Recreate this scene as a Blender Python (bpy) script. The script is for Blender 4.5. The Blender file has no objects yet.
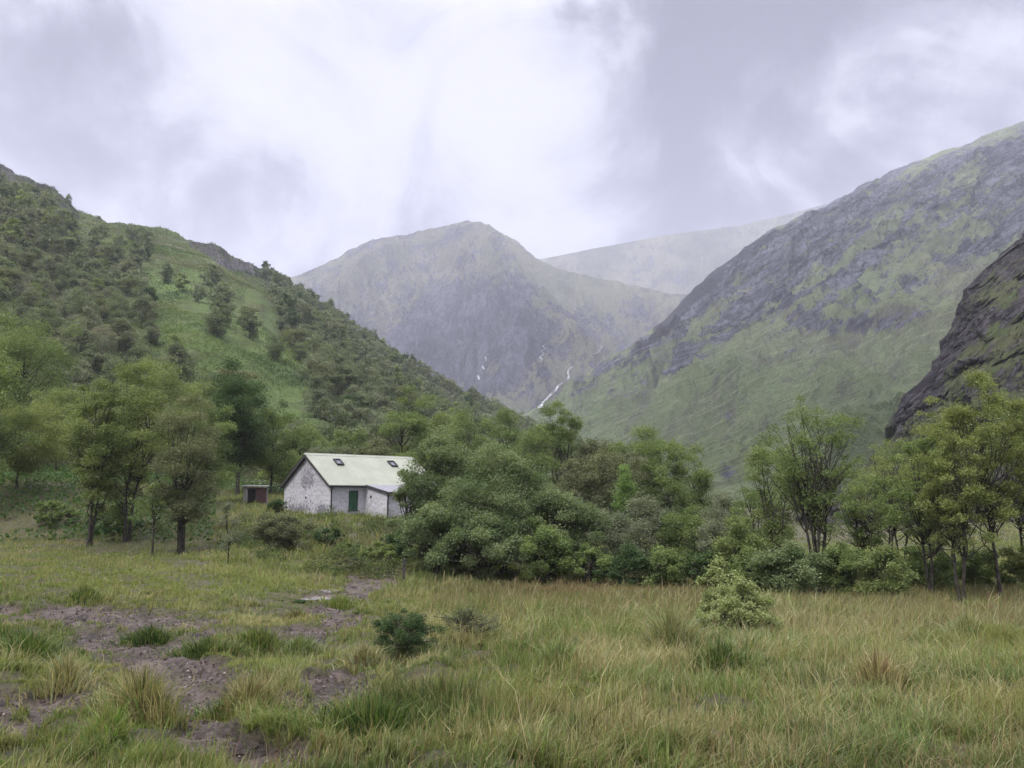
import bpy, math, random
import numpy as np

# ------------------------------------------------------------------ camera
F = 773.0; HZ = 495.0
PITCH = math.atan((HZ - 384.0) / F)
scene = bpy.context.scene
C = scene.collection
cam_d = bpy.data.cameras.new('camera'); cam = bpy.data.objects.new('camera', cam_d); C.objects.link(cam)
cam_d.sensor_width = 36.0; cam_d.lens = F / 1024 * 36.0
cam_d.clip_start = 0.1; cam_d.clip_end = 30000
cam.location = (0, 0, 0); cam.rotation_euler = (math.radians(90) + PITCH, 0, 0)
scene.camera = cam

# ------------------------------------------------------------------ view
vs = scene.view_settings
vs.view_transform = 'Standard'; vs.look = 'None'; vs.gamma = 1; vs.use_curve_mapping = False
vs.exposure = 1.2
cy = scene.cycles
cy.max_bounces = 5; cy.diffuse_bounces = 3; cy.glossy_bounces = 1; cy.transmission_bounces = 3
cy.transparent_max_bounces = 8; cy.volume_bounces = 5
cy.use_denoising = True; cy.denoiser = 'OPENIMAGEDENOISE'; cy.denoising_input_passes = 'RGB_ALBEDO_NORMAL'; cy.denoising_prefilter = 'NONE'
cy.sample_clamp_indirect = 4
cy.volume_step_rate = 1.0

SUN_EL, SUN_AZ = math.radians(52), math.radians(215)     # azimuth clockwise from +Y (north)

def pix_dir(px, py):
    c, s = math.cos(PITCH), math.sin(PITCH)
    px = np.asarray(px, float); py = np.asarray(py, float)
    return np.stack([px - 512 + 0 * py, F * c - s * (384 - py) + 0 * px, c * (384 - py) + F * s + 0 * px], -1)

# ------------------------------------------------------------------ world: overcast sky
world = bpy.data.worlds.new('World'); scene.world = world; world.use_nodes = True
nt = world.node_tree; nt.nodes.clear()
class NT:
    def __init__(s, tree): s.t = tree
    def n(s, typ, **kw):
        nd = s.t.nodes.new(typ)
        for k, v in kw.items():
            if k == 'inp':
                for kk, vv in v.items():
                    if isinstance(vv, bpy.types.NodeSocket): s.t.links.new(vv, nd.inputs[kk])
                    else: nd.inputs[kk].default_value = vv
            else: setattr(nd, k, v)
        return nd
    def math(s, op, a, b=None, c=None, clamp=False):
        nd = s.t.nodes.new('ShaderNodeMath'); nd.operation = op; nd.use_clamp = clamp
        for i, v in enumerate((a, b, c)):
            if v is None: continue
            if isinstance(v, bpy.types.NodeSocket): s.t.links.new(v, nd.inputs[i])
            else: nd.inputs[i].default_value = v
        return nd.outputs[0]
    def mix(s, fac, a, b, mode='MIX'):
        nd = s.t.nodes.new('ShaderNodeMix'); nd.data_type = 'RGBA'; nd.blend_type = mode
        for i, v in ((0, fac), (6, a), (7, b)):
            if isinstance(v, bpy.types.NodeSocket): s.t.links.new(v, nd.inputs[i])
            elif i == 0: nd.inputs[0].default_value = v
            else: nd.inputs[i].default_value = (*v[:3], 1)
        return nd.outputs[2]
    def ramp(s, fac, stops):
        nd = s.t.nodes.new('ShaderNodeValToRGB'); e = nd.color_ramp.elements
        while len(e) < len(stops): e.new(0.5)
        for el, (p, c) in zip(e, stops):
            el.position = p; el.color = (*c, 1) if len(c) == 3 else c
        s.t.links.new(fac, nd.inputs[0]); return nd.outputs[0]
    def sstep(s, x, a, b):
        nd = s.t.nodes.new('ShaderNodeMapRange'); nd.interpolation_type = 'SMOOTHSTEP'
        s.t.links.new(x, nd.inputs[0]); nd.inputs[1].default_value = a; nd.inputs[2].default_value = b
        return nd.outputs[0]
    def noise(s, vec, scale, detail=4, rough=0.55, dist=0.0):
        nd = s.t.nodes.new('ShaderNodeTexNoise'); nd.inputs['Scale'].default_value = scale
        nd.inputs['Detail'].default_value = detail; nd.inputs['Roughness'].default_value = rough
        nd.inputs['Distortion'].default_value = dist
        if vec is not None: s.t.links.new(vec, nd.inputs['Vector'])
        return nd.outputs[0]
    def link(s, a, b): s.t.links.new(a, b)

w = NT(nt)
sky = w.n('ShaderNodeTexSky', sky_type='NISHITA', sun_disc=False, sun_elevation=SUN_EL, sun_rotation=SUN_AZ)
tc = w.n('ShaderNodeTexCoord'); dirv = tc.outputs['Generated']
sep = w.n('ShaderNodeSeparateXYZ'); w.link(dirv, sep.inputs[0])
zc = w.math('MAXIMUM', sep.outputs[2], 0.0)
den = w.math('ADD', zc, 0.16)
ux = w.math('DIVIDE', sep.outputs[0], den); uy = w.math('DIVIDE', sep.outputs[1], den)
cmb = w.n('ShaderNodeCombineXYZ'); w.link(ux, cmb.inputs[0]); w.link(uy, cmb.inputs[1])
pv = cmb.outputs[0]
n1 = w.noise(pv, 0.62, 7, 0.55, 0.35)
n2 = w.noise(pv, 1.9, 6, 0.6, 0.5); n3 = w.noise(dirv, 3.2, 9, 0.6, 0.8); n4 = w.noise(dirv, 9.0, 7, 0.6, 0.5)
def blob(px, py, width, amp):
    d = pix_dir(px, py); d = d / np.linalg.norm(d)
    nd = w.n('ShaderNodeVectorMath', operation='DISTANCE'); w.link(dirv, nd.inputs[0]); nd.inputs[1].default_value = tuple(d)
    q = w.math('DIVIDE', nd.outputs[1], width); q = w.math('MULTIPLY', q, q); q = w.math('MULTIPLY', q, -1.0)
    e = w.math('EXPONENT', q); return w.math('MULTIPLY', e, amp)
acc = w.math('ADD', w.math('MULTIPLY', w.math('SUBTRACT', n1, 0.5), .25), w.math('MULTIPLY', w.math('SUBTRACT', n2, 0.5), .10))
acc = w.math('ADD', acc, w.math('MULTIPLY', w.math('SUBTRACT', n3, 0.5), 3.0)); acc = w.math('ADD', acc, w.math('MULTIPLY', w.math('SUBTRACT', n4, 0.5), 1.15))
for b in [(330, 90, .20, .22), (150, 60, .20, .12), (480, 60, .12, .14), (690, 50, .11, -.40), (650, 135, .07, -.38), (590, 175, .07, -.22), (860, 20, .22, -.36), (1010, 10, .2, -.15),
          (800, 135, .13, .30), (960, 95, .10, .30), (690, 215, .09, -.30), (820, 190, .07, -.25), (130, 200, .13, -.30), (30, 120, .1, .06), (330, 235, .1, .10), (90, 20, .08, -.2), (440, 205, .07, -.22), (250, 250, .08, .1)]:
    acc = w.math('ADD', acc, blob(*b))
cl = w.sstep(acc, -0.62, 0.66)
col = w.ramp(cl, [(0.0, (.03, .03, .042)), (0.28, (.135, .135, .165)), (0.5, (.25, .249, .285)), (0.75, (.325, .322, .36)), (1.0, (.375, .37, .395))])
# an overcast sky is brightest overhead
ov = w.sstep(zc, 0.52, 0.9); gain = w.math('ADD', 1.0, w.math('MULTIPLY', ov, 6.5))
n3s = None; colg = w.n('ShaderNodeVectorMath', operation='SCALE'); w.link(col, colg.inputs[0]); w.link(gain, colg.inputs['Scale'])
skys = w.n('ShaderNodeVectorMath', operation='SCALE'); w.link(sky.outputs[0], skys.inputs[0]); skys.inputs['Scale'].default_value = 1.0
cloudy = w.n('ShaderNodeVectorMath', operation='SCALE'); w.link(colg.outputs[0], cloudy.inputs[0]); cloudy.inputs['Scale'].default_value = 1 / 0.1
mixed = w.mix(0.93, skys.outputs[0], cloudy.outputs[0])
bg = w.n('ShaderNodeBackground'); w.link(mixed, bg.inputs[0]); bg.inputs[1].default_value = 0.1
wo = w.n('ShaderNodeOutputWorld'); w.link(bg.outputs[0], wo.inputs[0])
world.cycles.sampling_method = 'MANUAL'; world.cycles.sample_map_resolution = 512

sd = bpy.data.lights.new('sun', 'SUN'); sd.energy = 1.6; sd.angle = math.radians(20); sd.color = (1, .965, .91)
so = bpy.data.objects.new('sun', sd); C.objects.link(so)
so.rotation_euler = (math.radians(90) - SUN_EL, 0, -SUN_AZ + math.pi)
# lamp shines along its -Z: from the azimuth SUN_AZ, tilted by its elevation
from mathutils import Vector, Matrix
sv = Vector((math.sin(SUN_AZ) * math.cos(SUN_EL), math.cos(SUN_AZ) * math.cos(SUN_EL), math.sin(SUN_EL)))
so.rotation_euler = sv.to_track_quat('Z', 'Y').to_euler()

# ------------------------------------------------------------------ helpers
rng = np.random.default_rng(7)
def P(px, py, Y):
    d = pix_dir(px, py); return d * (np.asarray(Y) / d[..., 1])[..., None]
def proj(p):
    c, s = math.cos(PITCH), math.sin(PITCH)
    f = p[..., 1] * c + p[..., 2] * s; u = -p[..., 1] * s + p[..., 2] * c
    f = np.maximum(f, 0.01)
    return 512 + F * p[..., 0] / f, 384 - F * u / f

def _hash(ix, iy, seed):
    h = (ix.astype(np.int64) * 374761393 + iy.astype(np.int64) * 668265263 + seed * 982451653) & 0xffffffff
    h = ((h ^ (h >> 13)) * 1274126177) & 0xffffffff
    h = (h ^ (h >> 16)) & 0xffffff
    return h / float(0xffffff)
def vnoise(x, y, seed=0):
    ix = np.floor(x); iy = np.floor(y); fx = x - ix; fy = y - iy
    fx = fx * fx * fx * (fx * (fx * 6 - 15) + 10); fy = fy * fy * fy * (fy * (fy * 6 - 15) + 10)
    a = _hash(ix, iy, seed); b = _hash(ix + 1, iy, seed); c = _hash(ix, iy + 1, seed); d = _hash(ix + 1, iy + 1, seed)
    return (a * (1 - fx) + b * fx) * (1 - fy) + (c * (1 - fx) + d * fx) * fy
def fbm(x, y, seed=0, oct=5, gain=0.5, lac=2.03):
    t = 0; a = 1; n = 0
    for i in range(oct):
        t = t + a * (vnoise(x + i * 17.3, y - i * 9.1, seed + i) * 2 - 1); n += a; a *= gain; x = x * lac; y = y * lac
    return t / n
def ridged(x, y, seed=0, oct=5, gain=0.5):
    t = 0; a = 1; n = 0
    for i in range(oct):
        t = t + a * (1 - np.abs(vnoise(x + i * 7.7, y + i * 3.1, seed + i) * 2 - 1)); n += a; a *= gain; x = x * 2.1; y = y * 2.1
    return t / n
def ss(x, a, b):
    t = np.clip((x - a) / (b - a), 0, 1); return t * t * (3 - 2 * t)

def mesh_from(name, verts, quads=None, tris=None, mat=None, attrs=None, smooth=False, mats=None, midx=None):
    me = bpy.data.meshes.new(name)
    verts = np.asarray(verts, np.float32)
    q = np.zeros((0, 4), np.int32) if quads is None else np.asarray(quads, np.int32)
    t = np.zeros((0, 3), np.int32) if tris is None else np.asarray(tris, np.int32)
    me.vertices.add(len(verts)); me.vertices.foreach_set('co', verts.ravel())
    loops = np.concatenate([q.ravel(), t.ravel()])
    me.loops.add(len(loops)); me.loops.foreach_set('vertex_index', loops)
    nf = len(q) + len(t); me.polygons.add(nf)
    starts = np.concatenate([np.arange(len(q)) * 4, len(q) * 4 + np.arange(len(t)) * 3]).astype(np.int32)
    me.polygons.foreach_set('loop_start', starts)
    me.polygons.foreach_set('loop_total', np.concatenate([np.full(len(q), 4), np.full(len(t), 3)]).astype(np.int32))
    if midx is not None: me.polygons.foreach_set('material_index', np.asarray(midx, np.int32))
    me.polygons.foreach_set('use_smooth', np.full(nf, smooth))
    me.update(calc_edges=True)
    for k, v in (attrs or {}).items():
        v = np.asarray(v, np.float32)
        if v.ndim == 1:
            a = me.attributes.new(k, 'FLOAT', 'POINT'); a.data.foreach_set('value', v)
        else:
            if v.shape[1] == 3: v = np.concatenate([v, np.ones((len(v), 1), np.float32)], 1)
            a = me.attributes.new(k, 'FLOAT_COLOR', 'POINT'); a.data.foreach_set('color', v.ravel())
    for m in (mats or ([mat] if mat else [])): me.materials.append(m)
    return me
def link(name, me, parent=None):
    o = bpy.data.objects.new(name, me); C.objects.link(o)
    if parent is not None: o.parent = parent
    return o
def tag(o, label=None, cat=None, group=None, kind=None):
    if label: o['label'] = label
    if cat: o['category'] = cat
    if group: o['group'] = group
    if kind: o['kind'] = kind
    return o
def empty(name, loc, rz=0):
    o = bpy.data.objects.new(name, None); C.objects.link(o); o.location = tuple(loc); o.rotation_euler = (0, 0, rz); o.empty_display_size = .3
    return o
def grid_faces(nr, nc):
    i = np.arange(nr - 1)[:, None] * nc + np.arange(nc - 1)[None, :]
    return np.stack([i, i + 1, i + nc + 1, i + nc], -1).reshape(-1, 4)

# ------------------------------------------------------------------ materials
def new_mat(name):
    m = bpy.data.materials.new(name); m.use_nodes = True; m.node_tree.nodes.clear()
    t = NT(m.node_tree); out = t.n('ShaderNodeOutputMaterial'); return m, t, out
def principled(t, out, color, rough=0.9, spec=0.2, bump=None, bdist=0.05, bstr=0.5, metallic=0.0):
    b = t.n('ShaderNodeBsdfPrincipled')
    if isinstance(color, bpy.types.NodeSocket): t.link(color, b.inputs['Base Color'])
    else: b.inputs['Base Color'].default_value = (*color, 1)
    if isinstance(rough, bpy.types.NodeSocket): t.link(rough, b.inputs['Roughness'])
    else: b.inputs['Roughness'].default_value = rough
    b.inputs['Specular IOR Level'].default_value = spec; b.inputs['Metallic'].default_value = metallic
    if bump is not None:
        bn = t.n('ShaderNodeBump'); bn.inputs['Distance'].default_value = bdist; bn.inputs['Strength'].default_value = bstr
        t.link(bump, bn.inputs['Height']); t.link(bn.outputs[0], b.inputs['Normal'])
    t.link(b.outputs[0], out.inputs[0]); return b
def attr(t, name, kind='Fac'):
    a = t.n('ShaderNodeAttribute'); a.attribute_name = name; return a.outputs[kind]
def objco(t): return t.n('ShaderNodeTexCoord').outputs['Object']

def leaf_mat(name):
    m, t, out = new_mat(name)
    c = attr(t, 'Col', 'Color')
    d = t.n('ShaderNodeBsdfPrincipled'); t.link(c, d.inputs['Base Color']); d.inputs['Roughness'].default_value = .62
    d.inputs['Specular IOR Level'].default_value = .28
    tr = t.n('ShaderNodeBsdfTranslucent'); tcol = t.mix(1.0, c, (1.1, 1.15, .65), 'MULTIPLY'); t.link(tcol, tr.inputs[0])
    mx = t.n('ShaderNodeMixShader'); mx.inputs[0].default_value = .38; t.link(d.outputs[0], mx.inputs[1]); t.link(tr.outputs[0], mx.inputs[2])
    t.link(mx.outputs[0], out.inputs[0]); return m
M_LEAF = leaf_mat('foliage'); M_GRASS = leaf_mat('grass blades')
def bark_mat(name, c1, c2):
    m, t, out = new_mat(name); co = objco(t)
    mp = t.n('ShaderNodeMapping'); t.link(co, mp.inputs[0]); mp.inputs['Scale'].default_value = (6, 6, 1.6)
    n = t.noise(mp.outputs[0], 2.0, 6, .65); c = t.ramp(n, [(.35, c1), (.62, c2)])
    principled(t, out, c, .9, .15, n, .03, .8); return m
M_BARK = bark_mat('dark bark', (.022, .019, .015), (.075, .066, .055))
M_BARKP = bark_mat('pale bark', (.05, .045, .038), (.20, .19, .17))

# ------------------------------------------------------------------ ground height
ctrl = []
for a in [(-140, 768, 7), (80, 768, 7), (300, 768, 7), (512, 768, 7), (800, 768, 7), (1164, 768, 7), (-60, 650, 15), (200, 655, 15), (512, 655, 15), (800, 655, 15), (1100, 655, 15),
          (60, 612, 22), (-60, 556, 40), (100, 560, 40), (200, 585, 32), (300, 600, 29), (-60, 541, 50), (100, 545, 48), (182, 552, 46), (330, 575, 38), (385, 572, 40),
          (250, 545, 46), (330, 518, 54), (290, 513, 59), (350, 515, 60), (400, 518, 56), (255, 503, 64), (340, 504, 68), (20, 488, 62), (130, 500, 65), (440, 548, 52),
          (512, 597, 36), (700, 602, 34), (850, 612, 31), (1000, 618, 29), (1120, 619, 29), (550, 566, 50), (700, 568, 50), (900, 576, 44), (1060, 572, 46),
          (512, 535, 80), (700, 542, 75), (900, 548, 70), (1100, 520, 75), (1000, 522, 110), (200, 472, 110), (0, 445, 110), (-100, 470, 80), (400, 488, 110), (520, 505, 140), (700, 525, 140), (900, 520, 140)]:
    ctrl.append(P(*a))
ctrl += [np.array(v, float) for v in [(-12, 0, -2.0), (0, 0, -1.75), (12, 0, -2.0), (0, -10, -1.7), (-30, 15, -2.4), (30, 15, -3.0)]]
ctrl = np.array(ctrl)
def _tps(xy, c):
    d = np.sqrt(((xy[:, None, :] - c[None, :, :]) ** 2).sum(-1)); return d ** 1.6
_n = len(ctrl); A = np.zeros((_n + 3, _n + 3)); cxy = ctrl[:, :2]
A[:_n, :_n] = _tps(cxy, cxy) - np.eye(_n) * .15; A[:_n, _n] = 1; A[:_n, _n + 1:] = cxy; A[_n, :_n] = 1; A[_n + 1:, :_n] = cxy.T
_w = np.linalg.solve(A, np.concatenate([ctrl[:, 2], [0, 0, 0]]))
MUD = [(30, 612, 75, 8), (100, 616, 80, 11), (165, 624, 60, 12), (205, 632, 28, 7), (110, 640, 40, 13), (168, 652, 48, 18), (185, 674, 50, 18), (195, 700, 42, 24), (210, 738, 38, 22), (25, 704, 70, 13), (5, 722, 50, 12), (75, 690, 40, 8),
       (275, 758, 80, 18), (345, 692, 38, 18), (328, 678, 32, 11), (425, 678, 32, 7), (320, 597, 22, 6), (345, 622, 24, 9), (300, 642, 42, 7), (385, 578, 20, 9), (360, 588, 20, 5), (270, 632, 30, 5), (290, 700, 25, 8), (440, 700, 14, 4), (250, 745, 30, 14), (332, 609, 26, 6), (372, 581, 26, 6), (312, 630, 28, 6), (396, 571, 14, 5), (352, 594, 18, 5)]
def mud_mask(x, y, z):
    px, py = proj(np.stack([x, y, z], -1)); m = np.zeros_like(px)
    for cx, cy_, rx, ry in MUD:
        q = ((px - cx) / rx) ** 2 + ((py - cy_) / ry) ** 2
        m = np.maximum(m, 1.25 - q * .75)
    m = m + fbm(x * 1.3, y * 1.3, 31, 5, .62) * 1.2 - .05
    m = np.where((py < 560) | (py > 900), 0, m)
    return ss(m, .35, .62)
def ground_raw(x, y):
    x = np.asarray(x, float); y = np.asarray(y, float); sh = x.shape
    xy = np.stack([x.ravel(), y.ravel()], -1); out = np.empty(len(xy))
    for i in range(0, len(xy), 20000):
        q = np.clip(xy[i:i + 20000], [-130, -15], [130, 150]); out[i:i + 20000] = _tps(q, cxy) @ _w[:_n] + _w[_n] + q @ _w[_n + 1:]
    z = out.reshape(sh); r = np.hypot(x, y); k = ss(r, 115, 175)
    z = z * (1 - k) + (-6.0) * k
    z = z + fbm(x * .13, y * .13, 3, 4) * .28 * ss(r, 3, 12) + fbm(x * .8, y * .8, 5, 3) * .09
    z = z + (fbm(x * .9 + 7, y * .9, 6, 3) + .25 * fbm(x * 2.6, y * 2.6, 7, 2)) * .20 * ss(4 - x, 0, 5) * ss(30 - y, 0, 6)
    return z
def ground(x, y):
    z = ground_raw(x, y)
    m = mud_mask(np.asarray(x, float), np.asarray(y, float), z)
    return z - m * .10 + m * .035 * fbm(np.asarray(x) * 4.5, np.asarray(y) * 4.5, 8, 3)

ang = np.concatenate([np.linspace(-180, -42, 50)[:-1], np.linspace(-42, 42, 620), np.linspace(42, 180, 50)[1:]])
rad = np.concatenate([np.linspace(.4, 4, 8)[:-1], 4 * (60 / 4) ** (np.linspace(0, 1, 420)), 60 * (5600 / 60) ** (np.linspace(0, 1, 90)[1:])])
AA, RR = np.meshgrid(np.radians(ang), rad)
gx = RR * np.sin(AA); gy = RR * np.cos(AA)
gz0 = ground_raw(gx, gy); gm = mud_mask(gx, gy, gz0); gz = gz0 - gm * .10 + gm * .06 * fbm(gx * 4.5, gy * 4.5, 8, 3)
m_ground, t, out = new_mat('meadow soil and turf'); co = objco(t)
n1_ = t.noise(co, .5, 6, .6); n2_ = t.noise(co, 6, 5, .65); n3_ = t.noise(co, 1.7, 7, .72, .8)
turf = t.mix(n1_, (.085, .088, .03), (.14, .115, .055)); turf = t.mix(t.sstep(n2_, .45, .7), turf, (.04, .045, .016))
mudc = t.ramp(n3_, [(.34, (.028, .021, .016)), (.43, (.08, .06, .048)), (.52, (.17, .128, .106)), (.64, (.25, .194, .165)), (.8, (.32, .26, .23))])
fine = t.noise(co, 14, 6, .75, .8); mudc = t.mix(t.sstep(fine, .50, .62), mudc, (.045, .034, .028))
gc = t.mix(attr(t, 'mud'), turf, mudc)
vo = t.n('ShaderNodeTexVoronoi'); vo.inputs['Scale'].default_value = 4.5; nv = t.n('ShaderNodeVectorMath', operation='ADD'); t.link(co, nv.inputs[0]); nz = t.n('ShaderNodeTexNoise'); nz.inputs['Scale'].default_value = 3; t.link(co, nz.inputs['Vector']); t.link(nz.outputs[1], nv.inputs[1]); t.link(nv.outputs[0], vo.inputs['Vector']); pit = t.sstep(vo.outputs['Distance'], .05, .42); gc = t.mix(t.math('MULTIPLY', t.math('SUBTRACT', 1.0, pit), t.math('MULTIPLY', attr(t, 'mud'), .6)), gc, (.028, .021, .018))
hgt = t.math('ADD', t.math('MULTIPLY', n3_, 1.0), t.math('MULTIPLY', fine, .9)); hgt = t.math('ADD', hgt, t.math('MULTIPLY', pit, .5))
principled(t, out, gc, .62, .4, hgt, .16, 1.0)
gv = np.stack([gx, gy, gz], -1).reshape(-1, 3)
link('meadow_ground', mesh_from('meadow_ground', gv, grid_faces(len(rad), len(ang)), mat=m_ground, attrs={'mud': gm.ravel()}, smooth=True))['kind'] = 'structure'

# ------------------------------------------------------------------ hills and mountains as lofted slopes
def loft(name, ridge, foot, gprof, nu, nv, ampf, label_mat, attrs_fn, back=0.35, shear=0, umin=None, umax=None):
    """ridge / foot: lists of (px, py, D). gprof(v, px) height profile. Returns sample function."""
    rp = np.array(ridge, float); fp = np.array(foot, float)
    u0 = rp[0, 0] if umin is None else umin; u1 = rp[-1, 0] if umax is None else umax
    def surf(u, v):
        R = P(u, np.interp(u, rp[:, 0], rp[:, 1]), np.interp(u, rp[:, 0], rp[:, 2]))
        Fo = P(u, np.interp(u, fp[:, 0], fp[:, 1]), np.interp(u, fp[:, 0], fp[:, 2]))
        g = gprof(v, u); vv = v[..., None]
        p = Fo * (1 - vv) + R * vv
        p[..., 2] = Fo[..., 2] * (1 - g) + R[..., 2] * g
        return p + ampf(p, u, v)
    us = np.linspace(u0, u1, nu); vv = np.linspace(0, 1, nv)
    U, V = np.meshgrid(us, vv); S = surf(U, V)
    nb = 14; top = S[-1]; rows = []
    for k in range(1, nb + 1):      # the far side falls away behind the crest
        q = top.copy(); dist = np.hypot(top[:, 0], top[:, 1]); s = 1 + back * k / nb
        q[:, 0] *= s; q[:, 1] *= s
        q[:, 2] = top[:, 2] - (top[:, 2] + 10) * (k / nb) ** 1.3 + fbm(q[:, 0] * .01, q[:, 1] * .01, 4) * dist * .01
        rows.append(q)
    allv = np.concatenate([S, np.stack(rows)], 0)
    Ua = np.concatenate([U, np.tile(us, (nb, 1))]); Va = np.concatenate([V, np.ones((nb, nu)) * 1.05])
    at = attrs_fn(allv, Ua, Va); wob = 14 * fbm(Ua * .02, Va * 6, 301, 3); el = allv[..., 2] / np.maximum(allv[..., 1], 1); at['sb'] = Ua - (shear(el) if callable(shear) else shear * el) + wob; at['sa'] = el * 150 + Ua * .06
    if 'dk' not in at: at['dk'] = 0 * Ua
    o = link(name, mesh_from(name, allv.reshape(-1, 3), grid_faces(nv + nb, nu), mat=label_mat, attrs={k: v.ravel() for k, v in at.items()}, smooth=True))
    o['kind'] = 'structure'
    return surf

def hill_mat(name, sc, grass1, grass2, heath, rock1, rock2, bump, streak=(1, 1, .35), stw=1.0):
    m, t, out = new_mat(name); co = objco(t)
    mp = t.n('ShaderNodeMapping'); t.link(co, mp.inputs[0]); mp.inputs['Scale'].default_value = streak
    cs = t.n('ShaderNodeCombineXYZ'); t.link(t.math('MULTIPLY', attr(t, 'sb'), .35 + .65 * stw), cs.inputs[0]); t.link(attr(t, 'sa'), cs.inputs[1])
    a = t.noise(co, sc, 7, .65); b = t.noise(mp.outputs[0], sc * 5, 10, .7, .5); c = t.noise(co, sc * 26, 8, .75)
    st = t.noise(cs.outputs[0], .07, 10, .74, 1.3); st2 = t.noise(cs.outputs[0], .3, 8, .75, 1.2)
    g = t.mix(t.sstep(a, .42, .58), grass1, grass2); g = t.mix(t.math('MULTIPLY', t.sstep(b, .47, .6), .8), g, heath)
    g = t.mix(t.math('MULTIPLY', t.sstep(st, .50, .62), .6), g, tuple(min(1, k * 1.75) for k in grass2)); g = t.mix(t.math('MULTIPLY', t.sstep(st2, .53, .64), .5), g, tuple(k * .55 for k in heath))
    vc = t.n('ShaderNodeTexVoronoi', feature='DISTANCE_TO_EDGE'); t.link(mp.outputs[0], vc.inputs['Vector']); vc.inputs['Scale'].default_value = sc * 9
    r = t.mix(t.sstep(t.math('ADD', t.math('MULTIPLY', st, .5 + .5 * stw), t.math('MULTIPLY', b, .5 - .5 * stw)), .42, .58), rock1, rock2); crk = t.math('SUBTRACT', 1.0, t.sstep(t.math('ADD', vc.outputs['Distance'], t.math('MULTIPLY', t.math('SUBTRACT', c, .5), .5)), .0, .12)); r = t.mix(t.math('MULTIPLY', crk, .45), r, tuple(k * .4 for k in rock1)); r = t.mix(t.math('MULTIPLY', t.sstep(c, .50, .62), .75), r, tuple(k * .35 for k in rock1)); r = t.mix(t.math('MULTIPLY', t.sstep(st2, .56, .66), .6), r, tuple(k * 1.5 for k in rock2))
    rk = t.math('ADD', attr(t, 'rock'), t.math('MULTIPLY', t.math('SUBTRACT', b, .5), 1.9)); rk = t.math('ADD', rk, t.math('MULTIPLY', t.math('SUBTRACT', c, .5), .7))
    rk = t.math('ADD', rk, t.math('MULTIPLY', t.math('SUBTRACT', st, .5), 2.2 * stw))
    rkf = t.sstep(rk, .40, .62)
    gr = attr(t, 'green'); gf = t.math('MULTIPLY', gr, t.math('SUBTRACT', 1.0, t.math('MULTIPLY', t.sstep(b, .46, .6), .6)))
    g = t.mix(gf, g, tuple(x for x in GREEN[name])); g = t.mix(t.math('MULTIPLY', t.sstep(c, .5, .64), .45), g, tuple(x * .45 for x in GREEN[name]))
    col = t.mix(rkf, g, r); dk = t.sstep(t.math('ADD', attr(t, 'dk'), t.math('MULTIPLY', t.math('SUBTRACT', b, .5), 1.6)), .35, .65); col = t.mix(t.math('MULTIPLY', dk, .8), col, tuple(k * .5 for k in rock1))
    h = t.math('ADD', t.math('MULTIPLY', b, 1.0), t.math('MULTIPLY', c, .4)); h = t.math('ADD', h, t.math('MULTIPLY', st, .6))
    principled(t, out, col, .95, .1, h, bump, 1.0); return m
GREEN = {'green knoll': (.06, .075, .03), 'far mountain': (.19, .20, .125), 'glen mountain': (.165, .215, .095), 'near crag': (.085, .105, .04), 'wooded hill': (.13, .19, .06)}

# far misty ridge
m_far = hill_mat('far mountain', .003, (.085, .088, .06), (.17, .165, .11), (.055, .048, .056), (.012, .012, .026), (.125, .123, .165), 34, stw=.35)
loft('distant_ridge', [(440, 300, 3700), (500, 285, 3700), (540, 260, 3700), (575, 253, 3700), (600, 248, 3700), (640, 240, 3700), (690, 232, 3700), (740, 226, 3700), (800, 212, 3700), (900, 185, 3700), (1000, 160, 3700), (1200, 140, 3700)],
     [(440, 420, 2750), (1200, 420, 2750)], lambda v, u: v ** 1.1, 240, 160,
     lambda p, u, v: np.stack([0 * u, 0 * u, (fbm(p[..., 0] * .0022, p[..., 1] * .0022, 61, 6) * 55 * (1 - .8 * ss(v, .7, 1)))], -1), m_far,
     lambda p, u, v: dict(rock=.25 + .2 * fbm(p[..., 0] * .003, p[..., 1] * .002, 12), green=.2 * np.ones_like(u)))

# central mountain
mr = [(150, 330, 2500), (240, 300, 2500), (297, 276, 2550), (318, 266, 2580), (345, 252, 2600), (372, 240, 2600), (400, 235, 2600), (425, 231, 2600), (450, 225, 2600), (468, 222, 2600), (482, 223, 2590), (497, 230, 2560), (512, 239, 2530), (524, 249, 2500), (537, 260, 2450),
      (553, 268, 2420), (575, 271, 2400), (600, 276, 2380), (630, 281, 2350), (655, 287, 2330), (690, 296, 2300), (730, 310, 2300), (800, 340, 2300)]
def a_mid(p, u, v):
    env = 1 - .85 * ss(v, .8, 1)
    # spur from the summit down towards the viewer and gullies either side
    spur = np.exp(-((u - (480 + (1 - v) * 105)) / (22 + 50 * (1 - v))) ** 2) * 120 * np.sin(np.clip(v, 0, 1) * math.pi) ** .8
    hollow = -np.exp(-((u - (420 + (1 - v) * 70)) / 26) ** 2) * 95 * np.sin(np.clip(v, 0, 1) * math.pi)
    basin = -np.exp(-((u - 640) / 45) ** 2) * 60 * ss(v, .3, .7) * env
    r = (ridged(p[..., 0] * .0032, p[..., 1] * .0022, 71, 7, .6) - .6) * 190 * env + fbm(p[..., 0] * .016, p[..., 1] * .008, 75, 5, .6) * 26 * (1 - .5 * ss(v, .8, 1))
    r2 = (ridged(p[..., 0] * .011, p[..., 2] * .009, 78, 5, .55) - .6) * 45 * env
    r = r + (ridged(u * .05 + 6 * fbm(u * .01, v * 3, 303, 3), v * 4, 76, 6, .6) - .6) * 60 * env
    return np.stack([0 * u, -r2, (spur + hollow + basin + r) * ss(v, 0, .15)], -1)
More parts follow.
